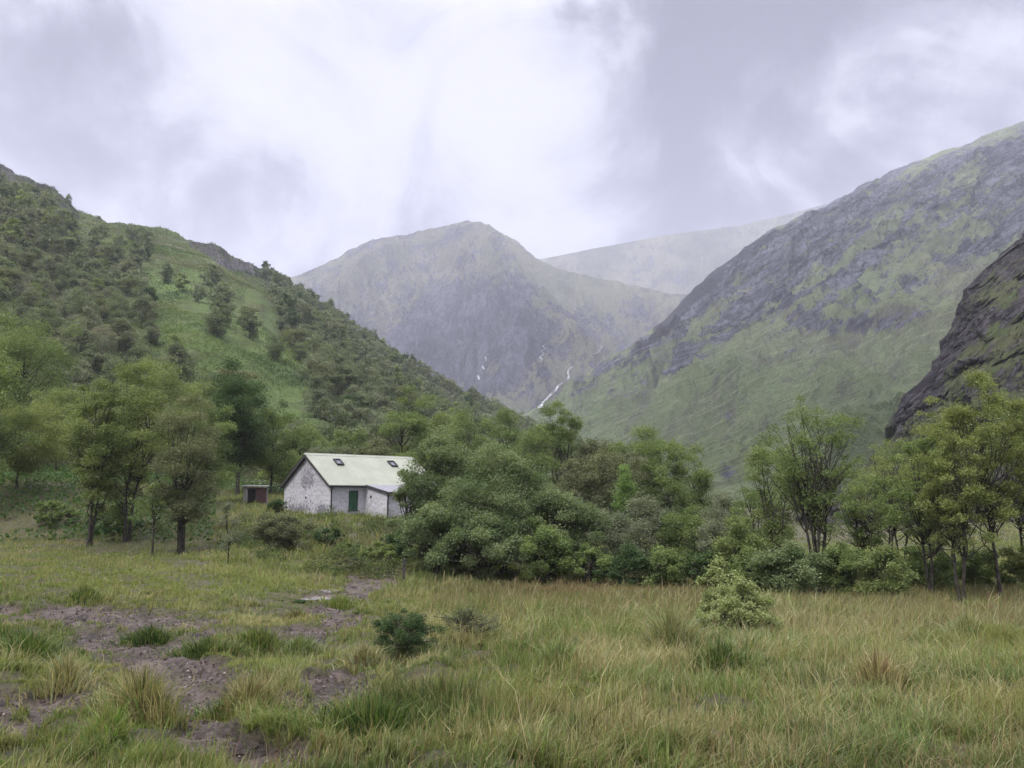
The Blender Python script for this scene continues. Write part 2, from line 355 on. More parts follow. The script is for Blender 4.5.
def at_mid(p, u, v):
    px, py = proj(p)
    rk = .38 + .5 * np.exp(-((px - 505) / 70) ** 2 - ((py - 325) / 38) ** 2) + .25 * np.exp(-((px - 440) / 40) ** 2 - ((py - 330) / 45) ** 2) + .2 * ss(py, 300, 340) * ss(560 - px, -20, 60) \
        - .35 * np.exp(-((px - 580) / 60) ** 2 - ((py - 290) / 16) ** 2) - .25 * ss(py, 385, 420) + .22 * fbm(p[..., 0] * .006, p[..., 1] * .003, 15, 5)
    gr = .25 + .4 * np.exp(-((px - 590) / 70) ** 2 - ((py - 290) / 22) ** 2) + .5 * ss(py, 370, 400) + .25 * np.exp(-((px - 480) / 40) ** 2 - ((py - 245) / 15) ** 2) + .25 * fbm(p[..., 0] * .008, p[..., 1] * .004, 17, 4)
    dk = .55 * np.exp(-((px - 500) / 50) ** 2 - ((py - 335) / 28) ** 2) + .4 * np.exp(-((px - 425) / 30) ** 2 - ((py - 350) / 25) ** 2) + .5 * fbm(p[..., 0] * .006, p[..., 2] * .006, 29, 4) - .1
    return dict(rock=rk, green=np.clip(gr, 0, .95), dk=dk)
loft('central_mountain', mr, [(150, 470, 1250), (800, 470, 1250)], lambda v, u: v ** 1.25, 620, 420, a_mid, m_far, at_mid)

# right mountain
m_glen = hill_mat('glen mountain', .0045, (.12, .14, .075), (.19, .20, .115), (.085, .078, .062), (.020, .021, .034), (.155, .158, .192), 14, (1, 1, .5), stw=.8)
rr = [(505, 425, 1150), (530, 411, 1150), (560, 393, 1150), (600, 364, 1180), (640, 337, 1200), (672, 312, 1230), (695, 290, 1250), (712, 272, 1280), (728, 258, 1300), (748, 245, 1330), (775, 229, 1360), (800, 216, 1400), (830, 203, 1430), (860, 186, 1460), (890, 172, 1480), (920, 160, 1500), (950, 149, 1500),
      (985, 136, 1500), (1024, 121, 1500), (1100, 98, 1500), (1250, 60, 1500)]
def glen_shear(el):
    return 900 * el + 700 * np.minimum(el, .22) * 1.0
def a_right(p, u, v):
    env = 1 - .93 * ss(v, .80, 1)
    gl = 735 - (1 - v) * 170                          # the dark gully under the shoulder
    gully = -np.exp(-((u - gl) / 12) ** 2) * 85 * ss(v, .35, .7) * env
    ledge = 14 * ss(np.sin(p[..., 2] * .028 + fbm(p[..., 0] * .006, p[..., 1] * .004, 83) * 4), .3, .9) * ss(v, .35, .6) * env
    r = (ridged(p[..., 0] * .006 + p[..., 1] * .004, p[..., 1] * .0022 - p[..., 0] * .002, 81, 7, .58) - .6) * 95 * env + fbm(p[..., 0] * .03, p[..., 1] * .016, 85, 5, .6) * 13 * (.4 + .6 * env)
    sb = u - glen_shear(p[..., 2] / p[..., 1]) + 14 * fbm(u * .02, v * 6, 301, 3); r = r + (ridged(sb * .035, v * 5, 86, 5, .6) - .6) * 34 * env
    cr = (ridged(p[..., 0] * .02, p[..., 2] * .02, 88, 6, .65) - .6) * 50 * env * ss(v, .4, .6) + (ridged(p[..., 0] * .05, p[..., 2] * .07, 89, 4, .6) - .6) * 14 * env
    return np.stack([0 * u, -cr - ledge, (r + gully) * ss(v, 0, .2)], -1)
def at_right(p, u, v):
    px, py = proj(p)
    line = 300 - (px - 735) * .16
    rk = .14 + .48 * ss(line + 22 - py, -60, 45) * ss(px, 640, 730) - .30 * ss(150 + (1024 - px) * .3 - py, 0, 30) * ss(px, 850, 900) \
        + .6 * np.exp(-(((px - (735 - (py - 250) * .95)) / 20) ** 2)) * ss(py, 240, 255) * ss(380 - py, 0, 40) \
        + .45 * np.exp(-((px - 850) / 60) ** 2 - ((py - 325) / 9) ** 2) + .45 * np.exp(-((px - 800) / 30) ** 2 - ((py - 348) / 8) ** 2) + .3 * np.exp(-((px - 620) / 50) ** 2 - ((py - 370) / 22) ** 2) \
        + .2 * ss(px, 930, 1000) * ss(250 - py, -30, 20) + .5 * np.exp(-((px - 725) / 12) ** 2 - ((py - 470) / 10) ** 2) + .4 * np.exp(-((px - 800) / 25) ** 2 - ((py - 435) / 12) ** 2) + .3 * np.exp(-((px - 760) / 25) ** 2 - ((py - 385) / 5) ** 2) \
        + .30 * fbm(p[..., 0] * .012, p[..., 1] * .005, 25, 5) + 1.1 * (ridged((u - glen_shear(p[..., 2] / p[..., 1])) * .022 + fbm(u * .02, v * 5, 26, 3), v * 3, 24, 4, .55) - .62) * ss(480 - py, 0, 120)
    gr = .30 + .6 * ss(py, 300, 400) + .55 * np.exp(-((px - 860) / 70) ** 2 - ((py - 290) / 25) ** 2) + .5 * np.exp(-((px - 985) / 40) ** 2 - ((py - 248) / 12) ** 2) + .4 * fbm(p[..., 0] * .01, p[..., 1] * .006, 27, 5)
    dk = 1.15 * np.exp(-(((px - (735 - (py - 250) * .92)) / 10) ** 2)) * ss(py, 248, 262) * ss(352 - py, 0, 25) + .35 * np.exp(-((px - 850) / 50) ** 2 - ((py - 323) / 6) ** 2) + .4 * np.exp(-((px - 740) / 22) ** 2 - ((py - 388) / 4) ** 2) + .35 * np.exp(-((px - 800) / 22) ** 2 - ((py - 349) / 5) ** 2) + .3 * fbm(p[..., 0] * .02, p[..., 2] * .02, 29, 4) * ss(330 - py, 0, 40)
    return dict(rock=rk, green=np.clip(gr, 0, 1), dk=dk)
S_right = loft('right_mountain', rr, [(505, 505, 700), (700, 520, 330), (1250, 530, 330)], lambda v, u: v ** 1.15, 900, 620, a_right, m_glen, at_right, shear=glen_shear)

# green knoll below the right mountain, then the near crag
m_crag = hill_mat('near crag', .035, (.075, .095, .035), (.12, .12, .06), (.055, .045, .035), (.022, .019, .021), (.10, .088, .092), 2.2, (1, 1, .5))
m_knoll = hill_mat('green knoll', .05, (.04, .07, .025), (.07, .10, .04), (.03, .045, .02), (.03, .03, .03), (.08, .08, .08), 2.0)
S_knoll = loft('green_knoll', [(790, 470, 420), (820, 432, 420), (845, 412, 420), (870, 403, 420), (900, 401, 420), (940, 410, 420), (990, 440, 420)], [(790, 500, 330), (990, 500, 330)], lambda v, u: v ** .8, 120, 80,
     lambda p, u, v: np.stack([0 * u, 0 * u, fbm(p[..., 0] * .08, p[..., 1] * .08, 91, 6) * 9 * ss(v, 0, .3)], -1), m_knoll, lambda p, u, v: dict(rock=0 * u + .05, green=0 * u + .9))
cr = [(800, 505, 150), (838, 484, 160), (862, 468, 170), (880, 448, 185), (892, 427, 200), (903, 405, 215), (912, 389, 225), (925, 369, 235), (940, 348, 240), (948, 331, 245), (955, 314, 248), (962, 300, 250), (965, 287, 250), (972, 280, 252), (984, 271, 255), (996, 258, 255), (1008, 246, 258), (1024, 233, 260), (1060, 210, 265), (1150, 160, 270), (1300, 90, 270)]
def a_crag(p, u, v):
    env = .6 + .4 * (1 - ss(v, .85, 1))
    a = (ridged(p[..., 0] * .035, p[..., 2] * .045, 93, 7, .62) - .6) * 26 * env
    s = ss(np.sin(p[..., 2] * .32 + p[..., 0] * .12 + fbm(p[..., 0] * .05, p[..., 1] * .05, 97) * 3.5), .35, .5) * 4.5 * env
    b = fbm(p[..., 0] * .12, p[..., 1] * .09, 95, 6, .65) * 5.0 * (env + .15)
    return np.stack([b * .7 + a * .25 - s * .3, -(a + s) * ss(v, .1, .4), (b + a * .25) * ss(v, 0, .2)], -1)
def at_crag(p, u, v):
    px, py = proj(p)
    rk = .66 + .8 * fbm(p[..., 0] * .05, p[..., 2] * .06, 35, 4) - .5 * ss(py, 380, 430) + .5 * np.exp(-((px - (905 + (430 - py) * .38)) / 18) ** 2)
    gr = np.clip(.25 + .6 * ss(py, 340, 420) + .6 * fbm(p[..., 0] * .06, p[..., 1] * .05, 37, 4), 0, 1)
    return dict(rock=rk, green=gr)
S_crag = loft('near_crag', cr, [(800, 545, 110), (900, 548, 100), (1000, 552, 85), (1300, 560, 75)], lambda v, u: v ** 1.05, 420, 420, a_crag, m_crag, at_crag)

# wooded hill on the left
m_hill = hill_mat('wooded hill', .03, (.05, .06, .028), (.095, .095, .045), (.06, .05, .03), (.03, .026, .029), (.12, .11, .118), 1.8, (1, 1, .6), stw=.25)
lr = [(-260, 120, 420), (-120, 140, 430), (0, 166, 440), (30, 180, 440), (55, 190, 440), (70, 203, 445), (78, 211, 450), (100, 216, 455), (130, 224, 460), (170, 234, 470), (205, 243, 475), (220, 249, 478), (228, 257, 480), (245, 264, 482), (262, 272, 485), (275, 284, 490), (300, 296, 495), (330, 312, 500), (355, 330, 500),
      (400, 362, 500), (450, 392, 500), (500, 417, 500), (540, 436, 480), (600, 462, 450), (700, 500, 400)]
lf = [(-260, 460, 90), (0, 470, 90), (200, 498, 90), (400, 516, 100), (520, 532, 125), (700, 540, 150)]
def a_hill(p, u, v):
    env = .22 + .78 * (1 - ss(v, .86, 1)); k = ss(v, 0, .15)
    b = fbm(p[..., 0] * .016, p[..., 1] * .016, 41, 6) * 9 * env + fbm(p[..., 0] * .09, p[..., 1] * .09, 45, 4) * 1.2
    tk = ss(v, .8, .9); b = b + tk * (ridged(p[..., 0] * .05, p[..., 2] * .07, 47, 5, .55) - .6) * 9 * ss(275 - u, -5, 25)
    return np.stack([0 * u, 0 * u, b * k], -1)
def at_hill(p, u, v):
    px, py = proj(p)
    yr = np.interp(px, [q[0] for q in lr], [q[1] for q in lr])
    d = py - yr
    rk = -.1 + .3 * fbm(p[..., 0] * .03, p[..., 1] * .03, 55, 4) + 1.3 * np.exp(-(d / 12) ** 2) * (ss(75 - px, -10, 10) + .9 * np.exp(-((px - 207) / 26) ** 2) + ss(px, 205, 215) * ss(272 - px, -4, 6)) \
        + .55 * np.exp(-((px - 35) / 40) ** 2 - ((py - 212) / 8) ** 2) + .5 * np.exp(-((px - 135) / 25) ** 2 - ((py - 232) / 5) ** 2)
    gr = np.clip(.75 - .95 * dens(px, py) + .3 * np.exp(-((px - 250) / 110) ** 2 - ((py - 370) / 50) ** 2) + .5 * fbm(p[..., 0] * .03, p[..., 1] * .025, 57, 5) - .5 * np.exp(-((d - 14) / 22) ** 2), 0, 1)
    return dict(rock=rk, green=gr)
def dens(px, py):
    yr = np.interp(px, [q[0] for q in lr], [q[1] for q in lr]); d = py - yr
    a = .90 + .35 * fbm(px * .02, py * .03, 66, 3)
    ca, sa = math.cos(.85), math.sin(.85)
    x1 = (px - 245) * ca + (py - 375) * sa; y1 = -(px - 245) * sa + (py - 375) * ca
    a = a - 1.35 * np.exp(-((x1 / 108) ** 2 + (y1 / 60) ** 2) ** 2)
    a = a - .8 * np.exp(-((px - 185) / 55) ** 2 - ((py - 300) / 38) ** 2)
    up = ss(px, 60, 90) * ss(270 - px, -20, 20); a = a - up * 1.2 * np.exp(-(d / 42) ** 2)
    a = a - 1.3 * ss(90 - px, -10, 20) * np.exp(-(d / 30) ** 2)
    a = np.where((px > 265) & (d < 12), a + .1, a)
    return np.clip(np.clip(a, 0, 1) + .03 * (d > 38), 0, 1)
S_hill = loft('wooded_hillside', lr, lf, lambda v, u: v ** 1.02, 620, 360, a_hill, m_hill, at_hill)

# ------------------------------------------------------------------ waterfalls: pale streaks running down the far slopes
m_water, t, out = new_mat('white water'); co = objco(t)
nn = t.noise(co, .15, 4, .7); principled(t, out, t.ramp(nn, [(.35, (.2, .2, .21)), (.6, (.36, .36, .38))]), .5, .3)
# placed later by casting rays on the finished slopes
def ribbon(name, pts, wd, label):
    dg = bpy.context.evaluated_depsgraph_get(); vs_ = []
    P_ = np.array(pts, float); tt = np.linspace(0, 1, 26); seg = np.linspace(0, 1, len(P_))
    L = []
    for s in tt:
        px = np.interp(s, seg, P_[:, 0]) + 1.4 * math.sin(s * 17 + px0(name)) ; py = np.interp(s, seg, P_[:, 1])
        d = Vector(pix_dir(px, py)).normalized(); ok, loc, nor, *_ = scene.ray_cast(dg, Vector((0, 0, 0)), d, distance=9000)
        if ok: L.append((loc, nor))
    vs_, fs = [], []
    for i, (loc, nor) in enumerate(L):
        ww = wd * (.35 + .65 * abs(math.sin(i * .9 + 1))) * (.5 + .5 * i / len(L))
        if nor.z < 0: nor = -nor
        for sx in (-1, 0, 1): vs_.append(tuple(loc + Vector((sx * ww, 0, 0)) + nor * (1.2 if sx else 2.2) + Vector((0, -2.5, 0))))
    for i in range(len(L) - 1):
        for k in range(2): a = i * 3 + k; fs.append((a, a + 1, a + 4, a + 3))
    o = link(name, mesh_from(name, vs_, fs, mat=m_water, smooth=True)); tag(o, label, 'waterfall', 'burns falling down the far slopes')
def px0(n): return len(n)

# ------------------------------------------------------------------ leaves, tubes, trees
def leaves_mesh(name, cen, size, cols, up=.5, r=rng, aspect=.6):
    n = len(cen)
    nr = r.normal(size=(n, 3)); nr[:, 2] = np.abs(nr[:, 2]) * (1 + up * 2) ; nr /= np.linalg.norm(nr, axis=1)[:, None]
    a = r.normal(size=(n, 3)); t1 = np.cross(nr, a); t1 /= np.linalg.norm(t1, axis=1)[:, None]; t2 = np.cross(nr, t1)
    s = (np.asarray(size) * (.7 + .6 * r.random(n)))[:, None]
    v = np.stack([cen + t1 * s * .5, cen + t2 * s * .5 * aspect + nr * s * .08, cen - t1 * s * .5, cen - t2 * s * .5 * aspect + nr * s * .08], 1).reshape(-1, 3)
    return mesh_from(name, v, np.arange(4 * n).reshape(-1, 4), mat=M_LEAF, attrs={'Col': np.repeat(cols, 4, 0)})
class Tubes:
    def __init__(s): s.v = []; s.f = []; s.n = 0
    def add(s, pts, rads, sides=5):
        pts = np.asarray(pts, float); k = len(pts)
        tan = np.gradient(pts, axis=0); tan /= np.linalg.norm(tan, axis=1)[:, None] + 1e-9
        ref = np.array([0, 1, 0.]) if abs(tan[0][2]) > .6 else np.array([0, 0, 1.])
        a = np.cross(tan, ref); a /= np.linalg.norm(a, axis=1)[:, None] + 1e-9; b = np.cross(tan, a)
        th = np.arange(sides) * 2 * math.pi / sides
        ring = pts[:, None, :] + np.asarray(rads)[:, None, None] * (np.cos(th)[None, :, None] * a[:, None, :] + np.sin(th)[None, :, None] * b[:, None, :])
        s.v.append(ring.reshape(-1, 3)); i = np.arange(k - 1)[:, None] * sides; j = np.arange(sides)[None, :]; j2 = (j + 1) % sides
        s.f.append(np.stack([i + j, i + j2, i + sides + j2, i + sides + j], -1).reshape(-1, 4) + s.n); s.n += k * sides
    def mesh(s, name, mat): return mesh_from(name, np.concatenate(s.v), np.concatenate(s.f), mat=mat, smooth=True)

PAL = {'cone': ((.12, .20, .05), (.23, .34, .10)), 'birch': ((.125, .17, .055), (.25, .295, .105)), 'yellow': ((.13, .17, .045), (.26, .285, .095)), 'dark': ((.035, .07, .025), (.085, .135, .045)),
       'olive': ((.10, .12, .055), (.21, .22, .115)), 'willow': ((.075, .12, .042), (.24, .285, .14)), 'mid': ((.095, .145, .045), (.215, .27, .09)),
       'grey': ((.11, .135, .075), (.235, .255, .165)), 'hill': ((.085, .115, .06), (.21, .245, .135)), 'lime': ((.19, .24, .08), (.38, .41, .19)), 'bare': ((.08, .09, .045), (.16, .155, .09))}
def crown_points(r, H, w, cb, n_cl, n_leaf, shape, dens=1.0, cr=.3, depth=None, sprig=.3):
    """clump centres in an egg-shaped envelope, leaves gathered round them"""
    dp = w if depth is None else depth
    cz = H * (cb + 1) / 2; hz = H * (1 - cb) / 2
    d = r.normal(size=(n_cl, 3)); d /= np.linalg.norm(d, axis=1)[:, None]
    rad_ = r.uniform(.25, 1, n_cl) ** .5
    c = d * rad_[:, None]
    tz = c[:, 2]
    if shape == 'cone': k = 1.0 - .62 * (tz * .5 + .5)
    elif shape == 'tall': k = 1 - .25 * np.abs(tz)
    elif shape == 'vase': k = .62 + .38 * (tz * .5 + .5) * 1.3
    elif shape == 'mound': k = np.sqrt(np.clip(1.15 - .7 * (tz * .5 + .5), .1, 1.2))
    else: k = np.ones(n_cl)
    lump = 1 + .22 * r.normal(size=n_cl)
    c = np.stack([c[:, 0] * w * k * lump, c[:, 1] * dp * k * lump, cz + tz * hz * .9 * (1 + .1 * r.normal(size=n_cl))], -1)
    crr = cr * min(w, hz) * r.uniform(.55, 1.35, n_cl)
    per = r.multinomial(n_leaf, (crr ** 2) / (crr ** 2).sum())
    idx = np.repeat(np.arange(n_cl), per); m = len(idx)
    q = r.normal(size=(m, 3)); q /= np.linalg.norm(q, axis=1)[:, None]; q *= (r.random(m) ** .42)[:, None]
    q[:, 2] = q[:, 2] * .62 - .12 * (q[:, 0] ** 2 + q[:, 1] ** 2)
    L = c[idx] + q * crr[idx][:, None] * 1.15
    # small sprigs so that the outline frays
    spr = r.random(m) < sprig; L[spr] += r.normal(size=(spr.sum(), 3)) * crr[idx][spr][:, None] * .45
    return c, crr, L, idx
def tree_meshes(seed, H, w, pal, cb=.25, n_cl=34, n_leaf=9000, leaf=.13, shape='round', stems=1, cr=.3, tr=None, bark=None, lean=0.0, depth=None, bare=0, twig=1, var=.5, nobr=False, sprig=.3):
    r = np.random.default_rng(seed)
    c, crr, L, idx = crown_points(r, H, w, cb, n_cl, n_leaf, shape, cr=cr, depth=depth, sprig=sprig)
    lo, hi = np.array(PAL[pal][0]), np.array(PAL[pal][1])
    cv = r.random(n_cl)[idx] * var + r.random(len(L)) * (1.1 - var)
    cols = lo + (hi - lo) * np.clip(cv, 0, 1.1)[:, None]
    cols *= (1 + .12 * r.normal(size=(len(L), 1)))
    cols = np.clip(cols, .01, .6)
    L[:, 0] += lean * (L[:, 2] / H) ** 1.5 * H; c[:, 0] += lean * (c[:, 2] / H) ** 1.5 * H
    L[:, 2] = np.maximum(L[:, 2], .05)
    tb = Tubes(); tr_ = tr or H * .012; twig = 0 if nobr else twig
    st = []
    for s in range(stems):
        a = r.uniform(0, 6.28); base = np.array([math.cos(a), math.sin(a), 0]) * (0 if stems == 1 else r.uniform(.1, .35) * min(1, w * .3))
        tip = np.array([math.cos(a) * (w * .45 if stems > 1 else w * .1), math.sin(a) * (w * .45 if stems > 1 else w * .1), H * (.86 if stems == 1 else r.uniform(.62, .9))])
        tip[0] += lean * H * .8
        tt = np.linspace(0, 1, 12)[:, None]; wob = np.cumsum(r.normal(size=(12, 3)), 0) * H * .009; wob[:, 2] = 0
        pts = base + (tip - base) * np.concatenate([tt ** 1.25, tt ** 1.25, tt], 1) + wob * tt
        pts[0, 2] = -.35; rr_ = tr_ * (1 if stems == 1 else .72) * (1 - .88 * tt[:, 0]) ; rr_[0] *= 1.5; rr_[1] *= 1.1
        tb.add(pts, rr_, 7); st.append((pts, rr_))
    order = range(n_cl)
    for i in order:
        pts, rr_ = st[i % stems]
        zt = max(min(c[i, 2] * r.uniform(.45, .75), pts[-1, 2] * .95), cb * H * .5)
        k = int(np.clip(np.searchsorted(pts[:, 2], zt), 1, 10)); a = pts[k]; e = c[i]
        mid = a * .45 + e * .55 + np.array([0, 0, -.10 * abs(e[2] - a[2]) - .04 * H * r.random()]) + r.normal(size=3) * .03 * H
        s = np.linspace(0, 1, 7)[:, None]; bz = (1 - s) ** 2 * a + 2 * s * (1 - s) * mid + s ** 2 * e
        r0 = min(rr_[k] * .5, tr_ * .3); tb.add(bz, r0 * (1 - .85 * s[:, 0]) + .006, 5)
        for j in range(3 * twig + (bare if i % 2 == 0 else 0)):
            s0 = bz[r.integers(3, 7)]; dq = r.normal(size=3); dq[2] = abs(dq[2]) * .7 + .1; dq /= np.linalg.norm(dq)
            ln = crr[i] * r.uniform(.7, 1.35); e2 = s0 + dq * ln; m2 = (s0 + e2) / 2 + r.normal(size=3) * ln * .08
            tb.add([s0, m2, e2], [r0 * .32 + .004, r0 * .2 + .003, .003], 3)
    bm = tb.mesh('trunk', bark or M_BARK)
    cm = leaves_mesh('crown', L, leaf, cols, r=r)
    return bm, cm
def gpos(px, Y):
    """point of the ground under image column px at distance Y"""
    x = (px - 512) / F * Y; z = float(ground(np.array([x]), np.array([Y]))[0])
    for _ in range(3):
        x = (px - 512) / F * (Y * math.cos(PITCH) + z * math.sin(PITCH)); z = float(ground(np.array([x]), np.array([float(Y)]))[0])
    return np.array([x, Y, z])
def tree_at(name, label, px, Y, top, hw, pal, seed, cat='tree', group=None, crown='crown', trunk='trunk', z=None, **kw):
    p = gpos(px, Y)
    zt = P(px, top, Y)[2]; H = (zt - p[2]) * 1.05; wd = hw / F * Y
    bm, cm = tree_meshes(seed, H, wd, pal, **kw)
    o = empty(name, p); link(trunk, bm, o); link(crown, cm, o)
    tag(o, label, cat, group); return o

# ------------------------------------------------------------------ waterfalls (rays are cast on the bare slopes)
ribbon('waterfall', [(489, 354), (485, 362), (483, 370), (478, 380)], 3.0, 'short white waterfall dropping down the dark face of the central mountain')
ribbon('waterfall', [(572, 367), (568, 374), (566, 382), (556, 388), (548, 398), (539, 409)], 3.6, 'long white cascade in the ravine between central and right mountains')
ribbon('waterfall', [(604, 346), (599, 351), (594, 355)], 2.2, 'tiny white streak of water high on the saddle above the long cascade')
ribbon('waterfall', [(545, 345), (543, 352), (541, 360)], 2.0, 'thin faint trickle right of the short waterfall on the central mountain')

# ------------------------------------------------------------------ whitewashed cottage
def rotz(a): c, s = math.cos(a), math.sin(a); return c, s
class MB:
    def __init__(s): s.v = []; s.q = []; s.t = []
    def box(s, lo, hi, taper=None):
        n = len(s.v); (a, b, c), (d, e, f) = lo, hi
        s.v += [(a, b, c), (d, b, c), (d, e, c), (a, e, c), (a, b, f), (d, b, f), (d, e, f), (a, e, f)]
        s.q += [tuple(n + k for k in q) for q in ((0, 3, 2, 1), (4, 5, 6, 7), (0, 1, 5, 4), (1, 2, 6, 5), (2, 3, 7, 6), (3, 0, 4, 7))]; return s
    def prism(s, pts, off):
        """quad or tri polygon extruded by vector off"""
        n = len(s.v); k = len(pts); s.v += [tuple(p) for p in pts] + [tuple(np.array(p) + np.array(off)) for p in pts]
        if k == 4: s.q += [tuple(n + i for i in (0, 1, 2, 3)), tuple(n + 4 + i for i in (3, 2, 1, 0))]
        else: s.t += [tuple(n + i for i in (0, 1, 2)), tuple(n + 3 + i for i in (2, 1, 0))]
        for i in range(k): j = (i + 1) % k; s.q.append((n + i, n + k + i, n + k + j, n + j))
        return s
    def mesh(s, name, mat, bevel=0):
        me = mesh_from(name, s.v, s.q or None, s.t or None, mat=mat)
        import bmesh
        bm = bmesh.new(); bm.from_mesh(me); bmesh.ops.recalc_face_normals(bm, faces=bm.faces)
        if bevel: bmesh.ops.bevel(bm, geom=list(bm.edges), offset=bevel, segments=1, affect='EDGES')
        bm.to_mesh(me); bm.free(); return me
m_wash, t, out = new_mat('whitewashed rubble'); co = objco(t)
a = t.noise(co, 1.1, 5, .65, .5); b = t.noise(co, 5, 6, .72); vor = t.n('ShaderNodeTexVoronoi'); vor.inputs['Scale'].default_value = 3.6; t.link(co, vor.inputs['Vector'])
sp = t.n('ShaderNodeSeparateXYZ'); t.link(co, sp.inputs[0])
gab = t.math('LESS_THAN', sp.outputs[0], .12)                                   # the weather side, blotched with black lichen
colr = t.ramp(b, [(.3, (.33, .32, .335)), (.5, (.47, .46, .48)), (.75, (.56, .55, .575))])
def bl(y, z, ry, rz, amp):
    e = t.math('ADD', t.math('POWER', t.math('DIVIDE', t.math('SUBTRACT', sp.outputs[1], y), ry), 2), t.math('POWER', t.math('DIVIDE', t.math('SUBTRACT', sp.outputs[2], z), rz), 2))
    return t.math('MULTIPLY', t.math('EXPONENT', t.math('MULTIPLY', e, -1)), amp)
stn = t.math('ADD', bl(3.4, 2.75, 1.5, .6, .17), bl(4.3, .6, 3.2, .5, .13)); stn = t.math('ADD', stn, bl(1.0, .6, 1.0, .5, .12)); stn = t.math('ADD', stn, bl(3.5, 3.6, .8, .5, .10)); stn = t.math('ADD', stn, bl(5.6, 1.3, 1.2, .9, .07))
thr = t.math('SUBTRACT', t.math('ADD', t.math('MULTIPLY', b, .75), t.math('MULTIPLY', a, .35)), t.math('ADD', .0, 0.0)); thr = t.math('ADD', thr, t.math('MULTIPLY', stn, gab))
dirty = t.math('MULTIPLY', t.sstep(thr, .60, .70), t.math('ADD', .35, t.math('MULTIPLY', gab, .45)))
colr = t.mix(dirty, colr, (.115, .11, .125))
colr = t.mix(t.math('MULTIPLY', t.math('MULTIPLY', gab, t.sstep(sp.outputs[2], 2.36, 2.42)), .22), colr, (.33, .31, .34))
damp = t.math('MULTIPLY', t.math('SUBTRACT', 1.0, t.sstep(sp.outputs[2], .1, 1.0)), t.sstep(a, .42, .6)); colr = t.mix(t.math('MULTIPLY', damp, .5), colr, (.17, .19, .13))
hb = t.math('ADD', t.math('MULTIPLY', vor.outputs[0], -.7), t.math('MULTIPLY', b, .6))
principled(t, out, colr, .92, .15, hb, .07, .8)
m_roof, t, out = new_mat('pale painted sheet roof'); co = objco(t)
a = t.noise(co, .7, 5, .6); b = t.noise(co, 7, 4, .7)
mp = t.n('ShaderNodeMapping'); t.link(co, mp.inputs[0]); mp.inputs['Scale'].default_value = (5, .4, .4); st_ = t.noise(mp.outputs[0], 1.5, 4, .6)
rc = t.mix(t.sstep(a, .35, .65), (.26, .274, .215), (.30, .312, .25)); rc = t.mix(t.math('MULTIPLY', t.sstep(st_, .52, .7), .35), rc, (.215, .222, .178)); rc = t.mix(t.math('MULTIPLY', t.sstep(b, .6, .75), .3), rc, (.36, .37, .30))
principled(t, out, rc, .55, .3)
def flat_mat(name, c1, c2, rough=.7, sc=4, metallic=0, spec=.3):
    m, t, out = new_mat(name); n = t.noise(objco(t), sc, 5, .65); principled(t, out, t.mix(t.sstep(n, .35, .65), c1, c2), rough, spec, n, .01, .4, metallic); return m
m_grey = flat_mat('grey roofing sheet', (.20, .195, .215), (.25, .245, .265), .5)
m_dkw = flat_mat('tarred timber', (.03, .028, .028), (.065, .06, .06), .7, 5)
m_green = flat_mat('green shutter paint', (.025, .085, .04), (.04, .115, .058), .5, 6)
m_red = flat_mat('rusty red boards', (.035, .018, .017), (.06, .03, .028), .75, 6)
m_gtim = flat_mat('weathered grey timber', (.14, .13, .12), (.24, .225, .21), .85, 6)
m_black = flat_mat('black iron', (.012, .012, .013), (.03, .03, .03), .5, 8)
m_glass, t, out = new_mat('skylight glass'); principled(t, out, (.10, .11, .13), .2, .6)

Lh, Wh, He, Hr = 9.4, 7.2, 2.50, 4.72
cx0, cy0 = -13.02, 56.0; z0 = -1.72
AZ = math.atan2(.676, .737)
house = empty('cottage', (cx0, cy0, z0), AZ)
tag(house, 'white rubble cottage with pale green sheet roof and stained gable', 'cottage')
wl = MB(); th = .45; wx0, wx1, wz0, wz1 = 1.50, 2.32, .62, 2.05
wl.box((0, 0, -.8), (wx0, th, He)); wl.box((wx1, 0, -.8), (Lh, th, He)); wl.box((wx0, 0, -.8), (wx1, th, wz0)); wl.box((wx0, 0, wz1), (wx1, th, He))
wl.box((0, Wh - th, -.8), (Lh, Wh, He))
for x in (0, Lh - th):
    wl.box((x, th, -.8), (x + th, Wh - th, He))
    wl.prism([(x, 0, He + .001), (x, Wh, He + .001), (x, Wh / 2, Hr - .08)], (th, 0, 0))
wl = link('wall', wl.mesh('wall', m_wash), house)
# corrugated roof slopes
def corrugated(name, x0, x1, ya, za, yb, zb, mat, parent, thk=.03, pitch=.15, amp=.022):
    nx = int((x1 - x0) / pitch * 6); xs = np.linspace(x0, x1, nx); sl = np.array([0, yb - ya, zb - za]); sl = sl / np.linalg.norm(sl); nrm = np.cross(sl, [1, 0, 0]); nrm = nrm if nrm[2] > 0 else -nrm
    rows = []
    for (y, z, o_) in ((ya, za, 0), (yb, zb, 0), (yb, zb, -thk), (ya, za, -thk)):
        h = amp * np.sin(xs * 2 * math.pi / pitch) + o_; rows.append(np.stack([xs, y + nrm[1] * h, z + nrm[2] * h], -1))
    rows.append(rows[0]); v = np.concatenate(rows)
    return link(name, mesh_from(name, v, grid_faces(5, nx), mat=mat), parent)
oh = .28; k_ = (Hr - He) / (Wh / 2)
roof = corrugated('roof', -oh, Lh + oh, -oh, He - oh * k_ + .10, Wh / 2, Hr + .10, m_roof, house)
corrugated('roof', -oh, Lh + oh, Wh + oh, He - oh * k_ + .10, Wh / 2, Hr + .10, m_roof, house)
rc_ = MB(); rc_.prism([(-oh - .02, Wh / 2 - .2, Hr - .0), (-oh - .02, Wh / 2, Hr + .16), (-oh - .02, Wh / 2 + .2, Hr - .0)], (Lh + 2 * oh + .04, 0, 0)); link('ridge_cap', rc_.mesh('ridge_cap', m_roof), roof)
